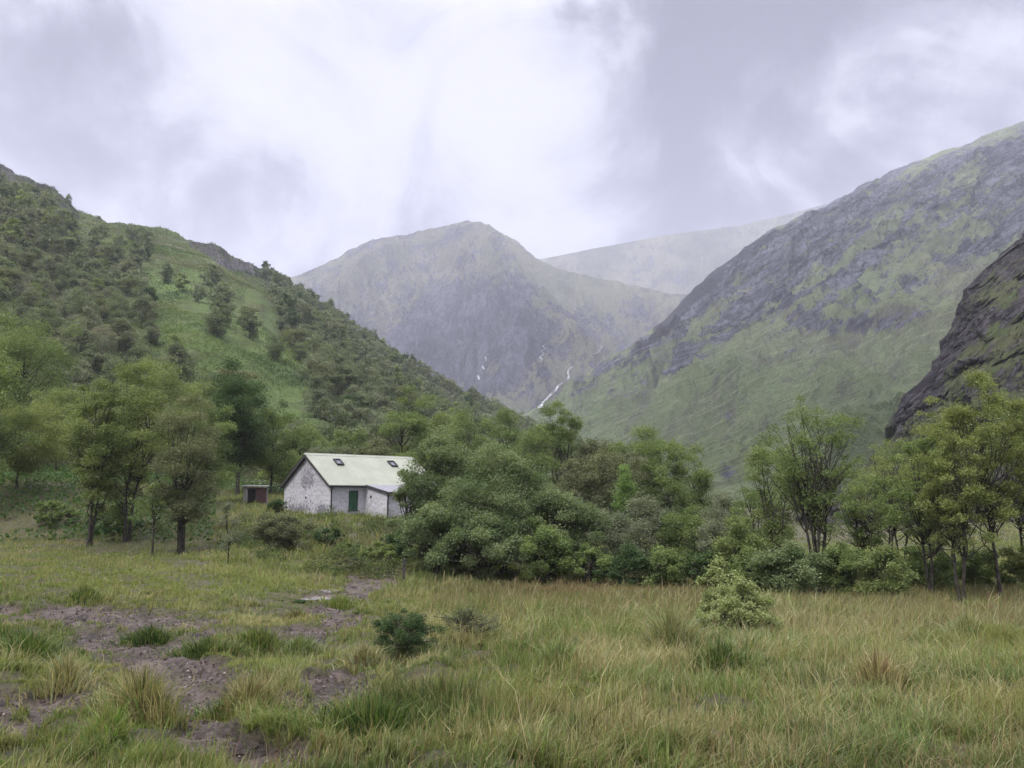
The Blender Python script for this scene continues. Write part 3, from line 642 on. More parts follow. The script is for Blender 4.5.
for sgn in (0, 1):     # dark barge boards under the verge
    b_ = MB(); y0 = -oh if sgn == 0 else Wh + oh; zz = He - oh * k_ + .06
    b_.prism([(-oh + .02, y0, zz), (-oh + .02, Wh / 2, Hr + .06), (-oh + .02, Wh / 2, Hr - .17), (-oh + .02, y0, zz - .20)], (.05, 0, 0)); link('barge_board', b_.mesh('barge_board', m_dkw), roof)
b_ = MB(); b_.prism([(-oh + .07, -oh + .1, He - oh * k_ + .02), (-oh + .07, Wh / 2, Hr - .01), (-oh + .07, Wh / 2, Hr - .06), (-oh + .07, -oh + .1, He - oh * k_ - .04)], (oh - .08, 0, 0)); b_.prism([(-oh + .07, Wh + oh - .1, He - oh * k_ + .02), (-oh + .07, Wh / 2 + .003, Hr - .01), (-oh + .07, Wh / 2 + .003, Hr - .06), (-oh + .07, Wh + oh - .1, He - oh * k_ - .04)], (oh - .08, 0, 0))
link('soffit', b_.mesh('soffit', m_dkw), roof)
g_ = Tubes(); g_.add([(-oh, -oh - .04, He - oh * k_ + .01), (Lh + oh, -oh - .04, He - oh * k_ + .01)], [.06, .06], 8); link('gutter', g_.mesh('gutter', m_black), house)
g_ = Tubes(); g_.add([(.06, -oh, He - .15), (.06, -.07, He - .35), (.06, -.06, He - .5), (.06, -.06, -.1)], [.04] * 4, 8); link('downpipe', g_.mesh('downpipe', m_black), house)
# skylights
def skylight(x, tdn):
    yc = Wh / 2 * (1 - tdn) - oh * 0; zc_ = He + k_ * yc + .13; hy = .30
    f_ = MB()
    def quad(x0, x1, y0, y1, o_): return [(x0, y0, He + k_ * y0 + o_), (x1, y0, He + k_ * y0 + o_), (x1, y1, He + k_ * y1 + o_), (x0, y1, He + k_ * y1 + o_)]
    for (a_, b_, c_, d_) in ((x - .30, x + .30, yc - hy - .05, yc - hy + .04), (x - .30, x + .30, yc + hy - .04, yc + hy + .05), (x - .30, x - .23, yc - hy + .042, yc + hy - .042), (x + .23, x + .30, yc - hy + .042, yc + hy - .042)):
        f_.prism(quad(a_, b_, c_, d_, .10), (0, -.09, .12))
    f = link('skylight', f_.mesh('skylight', m_dkw), roof)
    p_ = MB(); p_.prism(quad(x - .23, x + .23, yc - hy + .04, yc + hy - .04, .13), (0, -.03, .04)); link('pane', p_.mesh('pane', m_glass), roof)
    # pane rides on the roof beside its frame
SKY_X = (2.0, 6.9)
for x in SKY_X: skylight(x, .30)
# shuttered window
wf = MB()
wf.box((wx0, .10, wz0), (wx0 + .06, .2, wz1)); wf.box((wx1 - .06, .10, wz0), (wx1, .2, wz1)); wf.box((wx0 + .061, .10, wz1 - .06), (wx1 - .061, .2, wz1)); wf.box((wx0 - .06, -.05, wz0 - .07), (wx1 + .06, .12, wz0 - .002))
win = link('window', wf.mesh('window', m_dkw), house)
for x in (wx0 + .065, (wx0 + wx1) / 2 + .008):
    s_ = MB(); wd_ = (wx1 - wx0) / 2 - .073
    for k in range(4): s_.box((x + k * wd_ / 4, .12, wz0 + .005), (x + (k + 1) * wd_ / 4 - .008, .155, wz1 - .065))
    for z_ in (wz0 + .2, wz1 - .3): s_.box((x, .095, z_), (x + wd_ - .01, .119, z_ + .09))
    link('shutter', s_.mesh('shutter', m_green), win)
v_ = MB(); v_.box((-.025, 3.55, 1.45), (.004, 3.72, 1.62)); link('vent', v_.mesh('vent', m_black), house)
# lean-to
lx0, lx1, ly = 2.86, 8.6, -2.95; lze, lzo = He - .12, 1.92
l_ = MB()
l_.prism([(lx0, -.004, -.8), (lx0, ly, -.8), (lx0, ly, lzo), (lx0, -.004, lze)], (.3, 0, 0)); l_.prism([(lx1 - .3, -.004, -.8), (lx1 - .3, ly, -.8), (lx1 - .3, ly, lzo), (lx1 - .3, -.004, lze)], (.3, 0, 0))
l_.box((lx0 + .301, ly, -.8), (lx0 + 3.9, ly + .3, lzo)); l_.box((lx0 + 4.7, ly, -.8), (lx1 - .301, ly + .3, lzo)); l_.box((lx0 + 3.9, ly, 1.78), (lx0 + 4.7, ly + .3, lzo))
lt = link('lean_to', l_.mesh('lean_to', m_wash), house)
d_ = MB()
for k in range(5): d_.box((lx0 + 3.9 + k * .16, ly + .1, -.5), (lx0 + 3.9 + k * .16 + .15, ly + .15, 1.775))
link('door', d_.mesh('door', m_green), lt)
corrugated('lean_to_roof', lx0 - .12, lx1 + .12, ly - .2, lzo + .02, -.03, lze + .12, m_grey, lt)
b_ = MB(); b_.prism([(lx0 - .13, ly - .2, lzo - .01), (lx0 - .13, -.03, lze + .085), (lx0 - .13, -.03, lze - .05), (lx0 - .13, ly - .2, lzo - .14)], (.05, 0, 0)); b_.box((lx0 - .07, ly - .24, lzo - .12), (lx1 + .12, ly - .19, lzo + .01)); link('fascia', b_.mesh('fascia', m_dkw), lt)
g_ = Tubes(); g_.add([(lx0 + .05, ly - .06, lzo - .1), (lx0 + .05, ly - .06, -.2)], [.045, .045], 8); link('downpipe', g_.mesh('downpipe', m_black), lt)
v_ = MB(); v_.box((lx0 - .03, -.95, 1.5), (lx0 + .004, -.78, 1.68)); link('vent', v_.mesh('vent', m_black), lt)
v_ = MB(); v_.box((lx0 + .5, ly - .03, 1.35), (lx0 + .68, ly + .004, 1.55)); link('vent', v_.mesh('vent', m_black), lt)

# small shed
sp_ = gpos(254.5, 63.5); SZ = sp_[2]
shed = empty('shed', (sp_[0], 63.5, SZ), math.radians(12)); shed.scale = (.9, .9, .9); tag(shed, 'small rust red and grey timber shed on the rise left of the cottage', 'shed')
s_ = MB(); s_.box((-1.0, 0, -.3), (-.62, .06, 1.42)); s_.box((-1.0, .061, -.3), (-.95, 1.5, 1.36)); s_.box((.95, .061, -.3), (1.0, 1.5, 1.36)); s_.box((-.949, 1.45, -.3), (.949, 1.5, 1.36)); s_.box((-.62, 0, 1.28), (.05, .06, 1.42))
link('wall', s_.mesh('wall', m_gtim), shed)
s_ = MB()
for k in range(7): s_.box((.05 + k * .136, -.02 - (k % 2) * .006, -.25), (.05 + k * .136 + .13, .05, 1.36))
link('door', s_.mesh('door', m_red), shed)
s_ = MB(); s_.prism([(-1.15, -.2, 1.47), (1.12, -.2, 1.43), (1.12, 1.65, 1.53), (-1.15, 1.65, 1.57)], (0, 0, .07)); link('roof', s_.mesh('roof', m_gtim), shed)
# post by the path
pp = gpos(403, 37.0); pz = MB(); pz.box((-.06, -.06, -.3), (.06, .06, 1.15)); pz.box((-.045, -.045, 1.15), (.045, .045, 1.2))
po = link('wooden_post', pz.mesh('wooden_post', m_dkw, .012)); po.location = tuple(pp); po.rotation_euler = (.03, .04, .3); tag(po, 'dark wooden post standing where the path meets the willow thicket', 'post')

# ------------------------------------------------------------------ trees and shrubs near the meadow
def T(*a, **k):
    k['leaf'] = k.get('leaf', .13) * .88; k['n_leaf'] = int(k.get('n_leaf', 9000) * 2.3); k['n_cl'] = int(k.get('n_cl', 34) * 1.35); k['cr'] = k.get('cr', .3) * .9; k['cb'] = k.get('cb', .25) * .6; return tree_at(*a, **k)
g1, g2, g3, g4, g5 = 'trees at the left of the meadow', 'trees behind the cottage', 'willows in the middle thicket', 'trees behind the thicket', 'trees on the right of the meadow'
T('birch_tree', 'yellow green birch at the left edge of the photo, behind the bracken', 16, 62, 402, 40, 'yellow', 1, group=g1, n_cl=36, n_leaf=13000, leaf=.16, cb=.22)
T('birch_tree', 'large grey green tree rising highest at the left edge', 14, 88, 316, 52, 'mid', 2, group=g1, n_cl=46, n_leaf=17000, leaf=.24, cb=.2)
T('birch_tree', 'tall birch with slim dark trunk, left of the pair by the field edge', 88, 48, 372, 29, 'birch', 3, group=g1, n_cl=40, n_leaf=14000, leaf=.13, cb=.2, shape='tall', stems=2)
T('birch_tree', 'broad light green birch with thick dark trunk, right of the pair by the field edge', 127, 49.5, 362, 35, 'birch', 4, group=g1, n_cl=46, n_leaf=17000, leaf=.13, cb=.16, shape='tall', stems=2)
T('birch_tree', 'olive pink tinged tree with forked dark trunk in front of the dark tall tree', 182, 46, 390, 33, 'olive', 5, group=g1, n_cl=42, n_leaf=12000, leaf=.12, cb=.14, shape='tall', stems=2, tr=.2)
T('young_tree', 'small thin tree between the birch pair and the olive tree', 152, 45, 478, 17, 'mid', 6, group=g1, n_cl=18, n_leaf=1900, leaf=.10, cb=.2)
T('alder_tree', 'very dark dense tall tree standing left of the shed', 237, 72, 358, 33, 'dark', 7, n_cl=50, n_leaf=17000, leaf=.19, cb=.1, shape='tall')
T('birch_tree', 'fresh green rounded tree between the dark tall tree and the cottage', 271, 76, 402, 25, 'mid', 8, group=g1, n_cl=30, n_leaf=8000, leaf=.17, cb=.1)
T('sapling', 'thin twisted sapling with sparse leaves in front of the shed', 228, 38, 503, 18, 'grey', 9, n_cl=12, n_leaf=1100, leaf=.085, cb=.25, shape='tall', bare=3, lean=-.04)
T('birch_tree', 'mid green tree filling the gap behind the olive tree', 205, 62, 402, 28, 'mid', 10, group=g1, n_cl=32, n_leaf=8000, leaf=.16, cb=.15)
T('birch_tree', 'green tree behind and left of the birch pair', 55, 76, 385, 34, 'birch', 11, group=g1, n_cl=34, n_leaf=9000, leaf=.2, cb=.12)
T('birch_tree', 'yellowish tree seen over the top of the birch pair', 150, 88, 352, 38, 'birch', 12, group=g1, n_cl=40, n_leaf=11000, leaf=.23, cb=.12)
T('birch_tree', 'green tree rising behind the olive tree', 192, 95, 372, 28, 'birch', 13, group=g1, n_cl=28, n_leaf=7500, leaf=.24, cb=.12)
T('birch_tree', 'light green tree cut off by the left edge of the photo', -32, 56, 350, 44, 'mid', 14, group=g1, n_cl=36, n_leaf=9000, leaf=.18, cb=.15)
T('shrub', 'low dark bush at the foot of the birch pair', 108, 52, 512, 30, 'dark', 15, cat='bush', crown='foliage', trunk='stems', n_cl=26, n_leaf=5000, leaf=.13, cb=.02, shape='mound', stems=4)
T('shrub', 'low green bush left of the birch pair beside the field', 48, 54, 500, 26, 'mid', 16, cat='bush', crown='foliage', trunk='stems', n_cl=22, n_leaf=4500, leaf=.14, cb=.02, shape='mound', stems=4)
L2 = [(300, 100, 424, 26, 'mid', 'rounded green tree directly behind the cottage gable', .24), (326, 84, 447, 24, 'grey', 'low grey green bushy tree just above the cottage ridge', .2), (347, 96, 428, 24, 'mid', 'mid green tree above the middle of the cottage roof', .24),
      (374, 88, 436, 24, 'olive', 'dull olive tree above the right skylight of the cottage', .2), (403, 92, 389, 30, 'mid', 'tallest rounded tree behind the cottage, over its right end', .22), (434, 96, 412, 26, 'birch', 'light green tree between the tall rounded tree and the long slope', .24),
      (470, 104, 401, 29, 'mid', 'wide green tree standing above the big willow', .26), (452, 76, 430, 26, 'birch', 'birch peeping over the left shoulder of the big willow', .19), (503, 98, 408, 25, 'mid', 'green tree at the right end of the row behind the willow', .24),
      (418, 74, 446, 26, 'mid', 'shadowy green tree wedged between cottage roof and big willow', .18), (385, 76, 452, 20, 'dark', 'dark green tree low behind the right end of the cottage roof', .18), (286, 84, 446, 20, 'birch', 'pale green bush tree left of the cottage gable', .19)]
for i, (px, Y, top, hw, pal, lab, lf_) in enumerate(L2):
    T('birch_tree', lab, px, Y, top, hw, pal, 30 + i, group=g2, n_cl=32, n_leaf=7500, leaf=lf_, cb=.1)
L3 = [(409, 47, 464, 21, 'willow', 'small willow leaning against the right end of the lean-to', .0, 6000, 30), (444, 46, 424, 41, 'willow', 'tall dark willow at the left of the thicket, next to the cottage', .02, 24000, 60), (500, 44, 450, 58, 'willow', 'broadest dark willow in the middle of the thicket', .02, 34000, 78), (556, 43.5, 484, 42, 'willow', 'rounded willow at the right of the dark thicket', .02, 17000, 46),
      (436, 41.5, 505, 34, 'willow', 'low dark willow in front of the tall one by the path', .01, 12000, 36), (482, 40.5, 512, 52, 'willow', 'low spreading willow along the front of the thicket', .01, 18000, 50), (545, 41, 522, 38, 'mid', 'fresh green willow bush at the front right of the dark thicket', .01, 10000, 34),
      (462, 52, 440, 34, 'willow', 'second tall willow behind the gap between the left and broadest ones', .08, 11000, 40), (590, 40, 545, 24, 'mid', 'small light green bush at the right foot of the dark thicket', .01, 4500, 22)]
for i, (px, Y, top, hw, pal, lab, cb, nl, nc) in enumerate(L3):
    T('willow_tree', lab, px, Y, top, hw, pal, 60 + i, group=g3, n_cl=nc, n_leaf=nl, leaf=.125, cb=cb, shape='mound', stems=5, cr=.27, var=.75, tr=.16, sprig=.14)
L4 = [(562, 76, 401, 23, 'mid', 'tallest tree behind the thicket, feathery top against the far slope', .17), (533, 84, 424, 28, 'mid', 'green tree left of the feathery topped one', .2), (598, 74, 432, 27, 'olive', 'brownish green tree right of the feathery topped one', .17), (640, 72, 421, 32, 'mid', 'wide flat crowned tree in the middle of the back row', .17),
      (690, 64, 441, 27, 'mid', 'round crowned tree at the right end of the back row', .15), (664, 69, 437, 25, 'mid', 'tree squeezed left of the round crowned one in the back row', .16), (618, 62, 452, 28, 'olive', 'dull tree with bare stems in front of the back row', .15), (578, 60, 455, 24, 'olive', 'dark stemmed tree beside the right shoulder of the willows', .15)]
for i, (px, Y, top, hw, pal, lab, lf_) in enumerate(L4):
    T('birch_tree', lab, px, Y, top, hw, pal, 80 + i, group=g4, n_cl=38, n_leaf=9500, leaf=lf_, cb=.22, shape='vase', stems=3)
T('young_tree', 'small bright cone shaped tree in front of the back row', 627, 50, 469, 18, 'cone', 95, n_cl=40, n_leaf=6000, leaf=.11, cb=.03, shape='cone', cr=.34)
L5 = [(608, 44, 508, 33, 'grey', 'grey green bush right of the dark thicket', 9000), (648, 47, 500, 34, 'grey', 'tall pale bush below the cone shaped tree', 9000), (690, 46, 505, 32, 'mid', 'green bush below the round crowned tree', 8000), (722, 44, 520, 28, 'grey', 'pale willow bush midway along the hedge of bushes', 7000),
      (664, 38.5, 545, 26, 'mid', 'light bush with thin upright shoots at the meadow edge', 5000), (630, 39, 550, 28, 'dark', 'dark low bush at the meadow edge, left of the upright shoots', 5000), (740, 38, 518, 30, 'birch', 'bush behind the pale foreground shrub', 8000), (762, 48, 470, 32, 'mid', 'taller loose tree left of the many stemmed tree', 8000),
      (724, 54, 486, 28, 'grey', 'hazy grey green bush under the open slope', 7000), (792, 34.5, 542, 36, 'willow', 'silvery willow bush at the foot of the many stemmed tree', 10000), (752, 36, 548, 26, 'mid', 'fresh green bush just right of the pale foreground shrub', 5500), (848, 35, 538, 28, 'mid', 'leafy bush right of the silvery willow bush', 6500),
      (884, 33.5, 548, 28, 'birch', 'low bush left of the first slim trunk on the right', 6000), (705, 38, 552, 26, 'dark', 'dark low bush at the meadow edge under the round crowned tree', 5000), (930, 37, 545, 32, 'mid', 'low green undergrowth bush behind the slim trunks', 6000), (985, 38, 548, 32, 'mid', 'low green undergrowth bush at the right behind the tallest birch', 6000), (1040, 36, 540, 34, 'yellow', 'yellow green bush cut by the right edge of the photo', 6000)]
for i, (px, Y, top, hw, pal, lab, nl) in enumerate(L5):
    T('shrub', lab, px, Y, top, hw, pal, 100 + i, cat='bush', group='bushes along the far edge of the meadow', crown='foliage', trunk='stems', n_cl=34, n_leaf=nl, leaf=.115, cb=.02, shape='mound', stems=5, cr=.28, var=.7)
T('willow_tree', 'many stemmed tree with bare upper twigs, alone against the slope', 820, 37, 404, 46, 'mid', 130, n_cl=64, n_leaf=7500, leaf=.11, cb=.5, shape='vase', stems=6, bare=5, twig=2, tr=.12, cr=.2)
T('birch_tree', 'yellowish half bare tree leaning left of the many stemmed tree', 778, 44, 442, 30, 'birch', 131, group=g5, n_cl=28, n_leaf=5500, leaf=.125, cb=.3, shape='vase', stems=4, bare=3)
L6 = [(868, 43, 478, 30, 'mid', 2, 'green tree just right of the many stemmed tree', 7500), (903, 45, 436, 34, 'birch', 2, 'tree whose crown touches the foot of the dark crag', 10000), (935, 34.5, 432, 34, 'mid', 2, 'slim trunked birch, first of the right hand group', 9500),
      (962, 32, 425, 34, 'yellow', 3, 'birch with three thin stems at the edge of the meadow', 9500), (1003, 33.5, 366, 47, 'yellow', 2, 'tallest birch at the right with a yellow green crown', 19000), (1034, 36, 392, 40, 'birch', 2, 'birch cut off by the right edge of the photo', 10000), (950, 40, 405, 36, 'yellow', 2, 'yellow green birch behind the slim trunks, below the crag', 11000),
      (888, 50, 458, 30, 'yellow', 2, 'pale tree behind the crag foot tree', 7500), (1085, 34, 380, 46, 'mid', 2, 'birch beyond the right edge of the photo', 7000)]
for i, (px, Y, top, hw, pal, stm, lab, nl) in enumerate(L6):
    T('birch_tree', lab, px, Y, top, hw, pal, 140 + i, group=g5, n_cl=66, n_leaf=int(nl * .8), leaf=.10, cb=.42, shape='tall', stems=stm, bare=2, tr=.10, cr=.2)
# free standing shrubs on the grass
def shrub(lab, px, Y, top, hw, pal, seed, **kw): T('shrub', lab, px, Y, top, hw, pal, seed, cat='bush', crown='foliage', trunk='stems', cb=.02, **{**dict(shape='mound', stems=5, n_cl=26, leaf=.07, n_leaf=4000), **kw})
shrub('pale yellow green willow shrub standing alone in the tall meadow grass', 718, 22, 560, 17, 'lime', 160, n_cl=26, n_leaf=6000, leaf=.085, shape='tall')
shrub('silvery low shrub spreading right of the pale meadow shrub', 744, 20.6, 580, 29, 'lime', 161, sprig=.35, n_leaf=9000, n_cl=44, leaf=.06, cr=.24)
shrub('rounded olive bush on the slope below the cottage gable', 281, 45, 514, 30, 'olive', 162, n_cl=44, n_leaf=14000, leaf=.09)
shrub('dark leafy bush in the middle of the foreground grass', 402, 15.2, 608, 34, 'dark', 163, sprig=.4, n_leaf=6500, leaf=.034, n_cl=60, cr=.22, bare=3)
shrub('dry brownish twiggy bush right of the dark foreground bush', 468, 17.5, 606, 42, 'olive', 164, sprig=.5, n_leaf=3000, leaf=.034, bare=5, n_cl=50, cr=.22)
shrub('small dark bush right of the olive one below the cottage', 327, 47, 528, 16, 'dark', 165, n_leaf=3000, leaf=.09)
shrub('light green bush on the slope under the cottage window', 346, 45, 543, 18, 'mid', 166, n_leaf=3000, leaf=.09)
shrub('green bush on the slope under the lean-to', 376, 43, 542, 20, 'birch', 167, n_leaf=4000, leaf=.09)
shrub('dark green bush between the lean-to and the thicket', 396, 45, 530, 16, 'dark', 168, n_leaf=3500, leaf=.09)
shrub('low bush hugging the left corner of the cottage', 277, 58, 498, 9, 'dark', 169, n_leaf=1800, leaf=.1)
shrub('reddish tinged heather clump by the path below the cottage', 352, 39.5, 556, 15, 'bare', 170, n_leaf=2400, leaf=.08)
shrub('small dark bush leaning over the first mud patch by the path', 300, 27.5, 612, 9, 'dark', 171, n_leaf=1500, leaf=.06)

# ------------------------------------------------------------------ the wood on the left hill
def hill_pt(u, v): return S_hill(np.atleast_1d(np.asarray(u, float)), np.atleast_1d(np.asarray(v, float)))
r = np.random.default_rng(91)
N = 60000; U = r.uniform(-170, 640, N); V = r.uniform(.03, .985, N)
pts = S_hill(U, V); ppx, ppy = proj(pts)
keep = r.random(N) < dens(ppx, ppy) ** 1.5; pts, ppx, ppy = pts[keep], ppx[keep], ppy[keep]
sel = []; cell = {}; R0 = 6.6
for i in range(len(pts)):
    x, y = pts[i, 0], pts[i, 1]; kx, ky = int(x // R0), int(y // R0); ok = True
    for a in (-1, 0, 1):
        for b in (-1, 0, 1):
            for (qx, qy) in cell.get((kx + a, ky + b), ()):
                if (qx - x) ** 2 + (qy - y) ** 2 < R0 * R0: ok = False
    if ok: cell.setdefault((kx, ky), []).append((x, y)); sel.append(i)
pts, ppx, ppy = pts[sel], ppx[sel], ppy[sel]
order = np.argsort(np.hypot(pts[:, 0], pts[:, 1])); pts, ppx, ppy = pts[order], ppx[order], ppy[order]
protos = []
for k in range(12):
    protos.append(tree_meshes(300 + k, 7.2, 2.35 + .25 * (k % 3), ['hill', 'grey', 'hill', 'birch', 'grey', 'hill', 'dark', 'grey', 'hill', 'olive', 'grey', 'hill'][k], n_cl=26, n_leaf=4800, leaf=.31, cb=.06, sprig=.12, cr=.36, nobr=True, shape=['round', 'vase', 'tall', 'mound'][k % 4], tr=.13, var=.8, stems=1 + k % 2))
def inframe(px, py): return -15 < px < 1040
first = True; n_ind = 0; rest = []
def zone(px, py):
    yr = np.interp(px, [q[0] for q in lr], [q[1] for q in lr])
    if px > 300: return 'one of the small birches packed on the slope running down to the glen mouth', 'birches on the slope above the cottage'
    if 150 < px <= 300: return 'one of the scattered small birches on the open bracken slope', 'scattered birches on the bracken slope'
    return 'one of the grey green birches crowding the upper left hillside', 'birches on the upper left hillside'
for i in range(len(pts)):
    p = pts[i]; s = r.uniform(.68, 1.3); k = r.integers(0, 12)
    if (inframe(ppx[i], ppy[i]) and n_ind < 262):
        o = empty('hillside_birch', (p[0], p[1], p[2] - .1), r.uniform(0, 6.28)); o.scale = (s * r.uniform(.85, 1.2), s * r.uniform(.85, 1.2), s)
        link('trunk', protos[k][0], o); link('crown', protos[k][1], o)
        lab, grp = zone(ppx[i], ppy[i]); tag(o, lab, 'tree', grp); n_ind += 1
    else: rest.append((p, s, k))
# trees on the skyline, each one by itself
def sky_tree(lab, px, dy, H, k, sx=1.0):
    v = .985; p = hill_pt(px, v)[0]; s = H / 7.2
    o = empty('skyline_tree', (p[0], p[1], p[2] - .3), px); o.scale = (s * sx, s * sx, s); link('trunk', protos[k][0], o); link('crown', protos[k][1], o); tag(o, lab, 'tree', 'trees along the left skyline')
sky_tree('lone spindly tree on the skyline above the highest left crag', 69, 0, 7.5, 2, .7)
sky_tree('tiny tree on the skyline right of the highest left crag', 99, 0, 3.2, 0)
sky_tree('small tree on the skyline at the end of the low crags', 252, 0, 4.5, 4, .8)
sky_tree('bushy tree on the skyline where the crags meet the wood', 275, 0, 6.0, 5)
sky_tree('small round tree on the skyline before the lone tall one', 291, 0, 5.0, 1)
sky_tree('lone tall tree sticking up from the wooded skyline', 330, 0, 10.5, 2, .75)
sky_tree('little bushy tree on the skyline right of the lone tall one', 344, 0, 7.0, 3, .9)
# the rest of the wood reads as one mass
pl = [np.array([v.co[:] for v in pr[1].vertices]).reshape(-1, 4, 3) for pr in protos]
pc = []
for pr in protos:
    a = np.empty(len(pr[1].vertices) * 4, np.float32); pr[1].attributes['Col'].data.foreach_get('color', a); pc.append(a.reshape(-1, 4, 4))
vv_, cc_ = [], []
for (p, s, k) in rest:
    far = np.hypot(p[0], p[1]); n = int(np.clip(1100 * (250 / far) ** 1.2, 320, 1100)); id_ = r.integers(0, len(pl[k]), n)
    q = pl[k][id_].copy(); c = q.mean(1, keepdims=True); q = c + (q - c) * 2.3 * (far / 250) ** .35
    a = r.uniform(0, 6.28); ca, sa = math.cos(a), math.sin(a); x = q[..., 0] * ca - q[..., 1] * sa; y = q[..., 0] * sa + q[..., 1] * ca
    q = np.stack([x, y, q[..., 2]], -1) * s + p; vv_.append(q.reshape(-1, 3)); cc_.append(pc[k][id_].reshape(-1, 4) * np.array([*(np.full(3, r.uniform(.8, 1.2))), 1]))
vv_ = np.concatenate(vv_); print('hill trees', n_ind, 'rest', len(rest), 'mass verts', len(vv_))
tag(link('distant_wood', mesh_from('distant_wood', vv_, np.arange(len(vv_)).reshape(-1, 4), mat=M_LEAF, attrs={'Col': np.concatenate(cc_)})), kind='stuff')
# bracken and heath cover on the open slope and below the trees
N = 420000; U = r.uniform(-60, 640, N); V = r.uniform(.0, 1, N) ** 1.15; bp = S_hill(U, V); _px, _py = proj(bp); _k = r.random(N) < 1.0 - .85 * dens(_px, _py); bp = bp[_k]
kn = fbm(bp[:, 0] * .07, bp[:, 1] * .05, 122, 4); kp = r.random(len(bp)) < ss(kn, -.45, .35); bp = bp[kp]; kn = kn[kp]
bp[:, 2] += r.uniform(0, .75, len(bp)) * (1 + kn)
pxb, pyb = proj(bp); mixv = np.clip(.5 + 1.2 * fbm(bp[:, 0] * .04, bp[:, 1] * .03, 124, 4) + .2 * r.normal(size=len(bp)), 0, 1)[:, None]
bc = np.array([.05, .095, .03]) * (1 - mixv) + np.array([.15, .20, .06]) * mixv
hh = ss(fbm(bp[:, 0] * .03, bp[:, 1] * .03, 126, 3), .1, .4)[:, None]; bc = bc * (1 - hh * .6) + np.array([.12, .11, .05]) * hh * .6
dist = np.hypot(bp[:, 0], bp[:, 1]); tag(link('bracken', leaves_mesh('bracken', bp, .28 + dist * .0010, bc, up=.8, r=r)), kind='stuff')
N = 30000; bx = r.uniform(-62, -14, N); by = r.uniform(49, 92, N); z = ground(bx, by); bp = np.stack([bx, by, z + r.uniform(.05, .8, N)], -1); px_, py_ = proj(bp)
kn = fbm(bx * .15, by * .15, 128, 4); kp = (kn > -.25) & ((px_ < 215) | (by > 74)) & (np.hypot(bx + 13, by - 60) > 9); bp = bp[kp]; kn = kn[kp]
mixv = np.clip(.4 + kn + .2 * r.normal(size=len(bp)), 0, 1)[:, None]
tag(link('bracken_bank', leaves_mesh('bracken_bank', bp, .30, np.array([.04, .085, .025]) * (1 - mixv) + np.array([.085, .15, .04]) * mixv, up=.8, r=r)), kind='stuff')

r = np.random.default_rng(19); N = 26000; bp = S_knoll(r.uniform(795, 985, N), r.uniform(.2, 1, N)); kn = fbm(bp[:, 0] * .12, bp[:, 2] * .2, 190, 4); kp = kn > -.2; bp = bp[kp]; bp[:, 2] += r.uniform(0, 4, len(bp)) * (kn[kp] + .3)
mixv = r.random((len(bp), 1)); tag(link('knoll_scrub', leaves_mesh('knoll_scrub', bp, .9, np.array([.05, .075, .03]) * (1 - mixv) + np.array([.11, .14, .06]) * mixv, r=r)), kind='stuff')
# ------------------------------------------------------------------ grass
GC = {'straw': (.38, .325, .17), 'green': (.105, .165, .04), 'ygreen': (.225, .255, .07), 'red': (.21, .135, .075), 'dark': (.035, .07, .02), 'pale': (.30, .33, .20), 'bright': (.13, .22, .04), 'brown': (.15, .115, .055)}
GCa = {k: np.array(v) for k, v in GC.items()}
def blades(base, h, wd, dirn, lean, col, tipcol=None, r=rng):
    n = len(base); d = np.stack([np.cos(dirn), np.sin(dirn), 0 * dirn], -1)
    sa = r.uniform(0, 6.28, n); side = np.stack([np.cos(sa), np.sin(sa), 0 * sa], -1) * (wd * .5)[:, None]
    l1 = (lean * .28 * h)[:, None] * d; l2 = (lean * h)[:, None] * d
    up = np.array([0, 0, 1.]); m = base + l1 + up * (h * .58)[:, None]; hz = np.sqrt(np.clip(1 - (lean * .55) ** 2, .15, 1)); t_ = base + l2 + up * (h * hz)[:, None]
    v = np.stack([base - side, base + side, m + side * .8, m - side * .8, t_], 1).reshape(-1, 3); i = np.arange(n) * 5
    q = np.stack([i, i + 1, i + 2, i + 3], -1); tr = np.stack([i + 3, i + 2, i + 4], -1)
    tc_ = col if tipcol is None else tipcol
    c = np.stack([col, col, (col + tc_) / 2, (col + tc_) / 2, tc_], 1).reshape(-1, 3)
    return v, q, tr, c
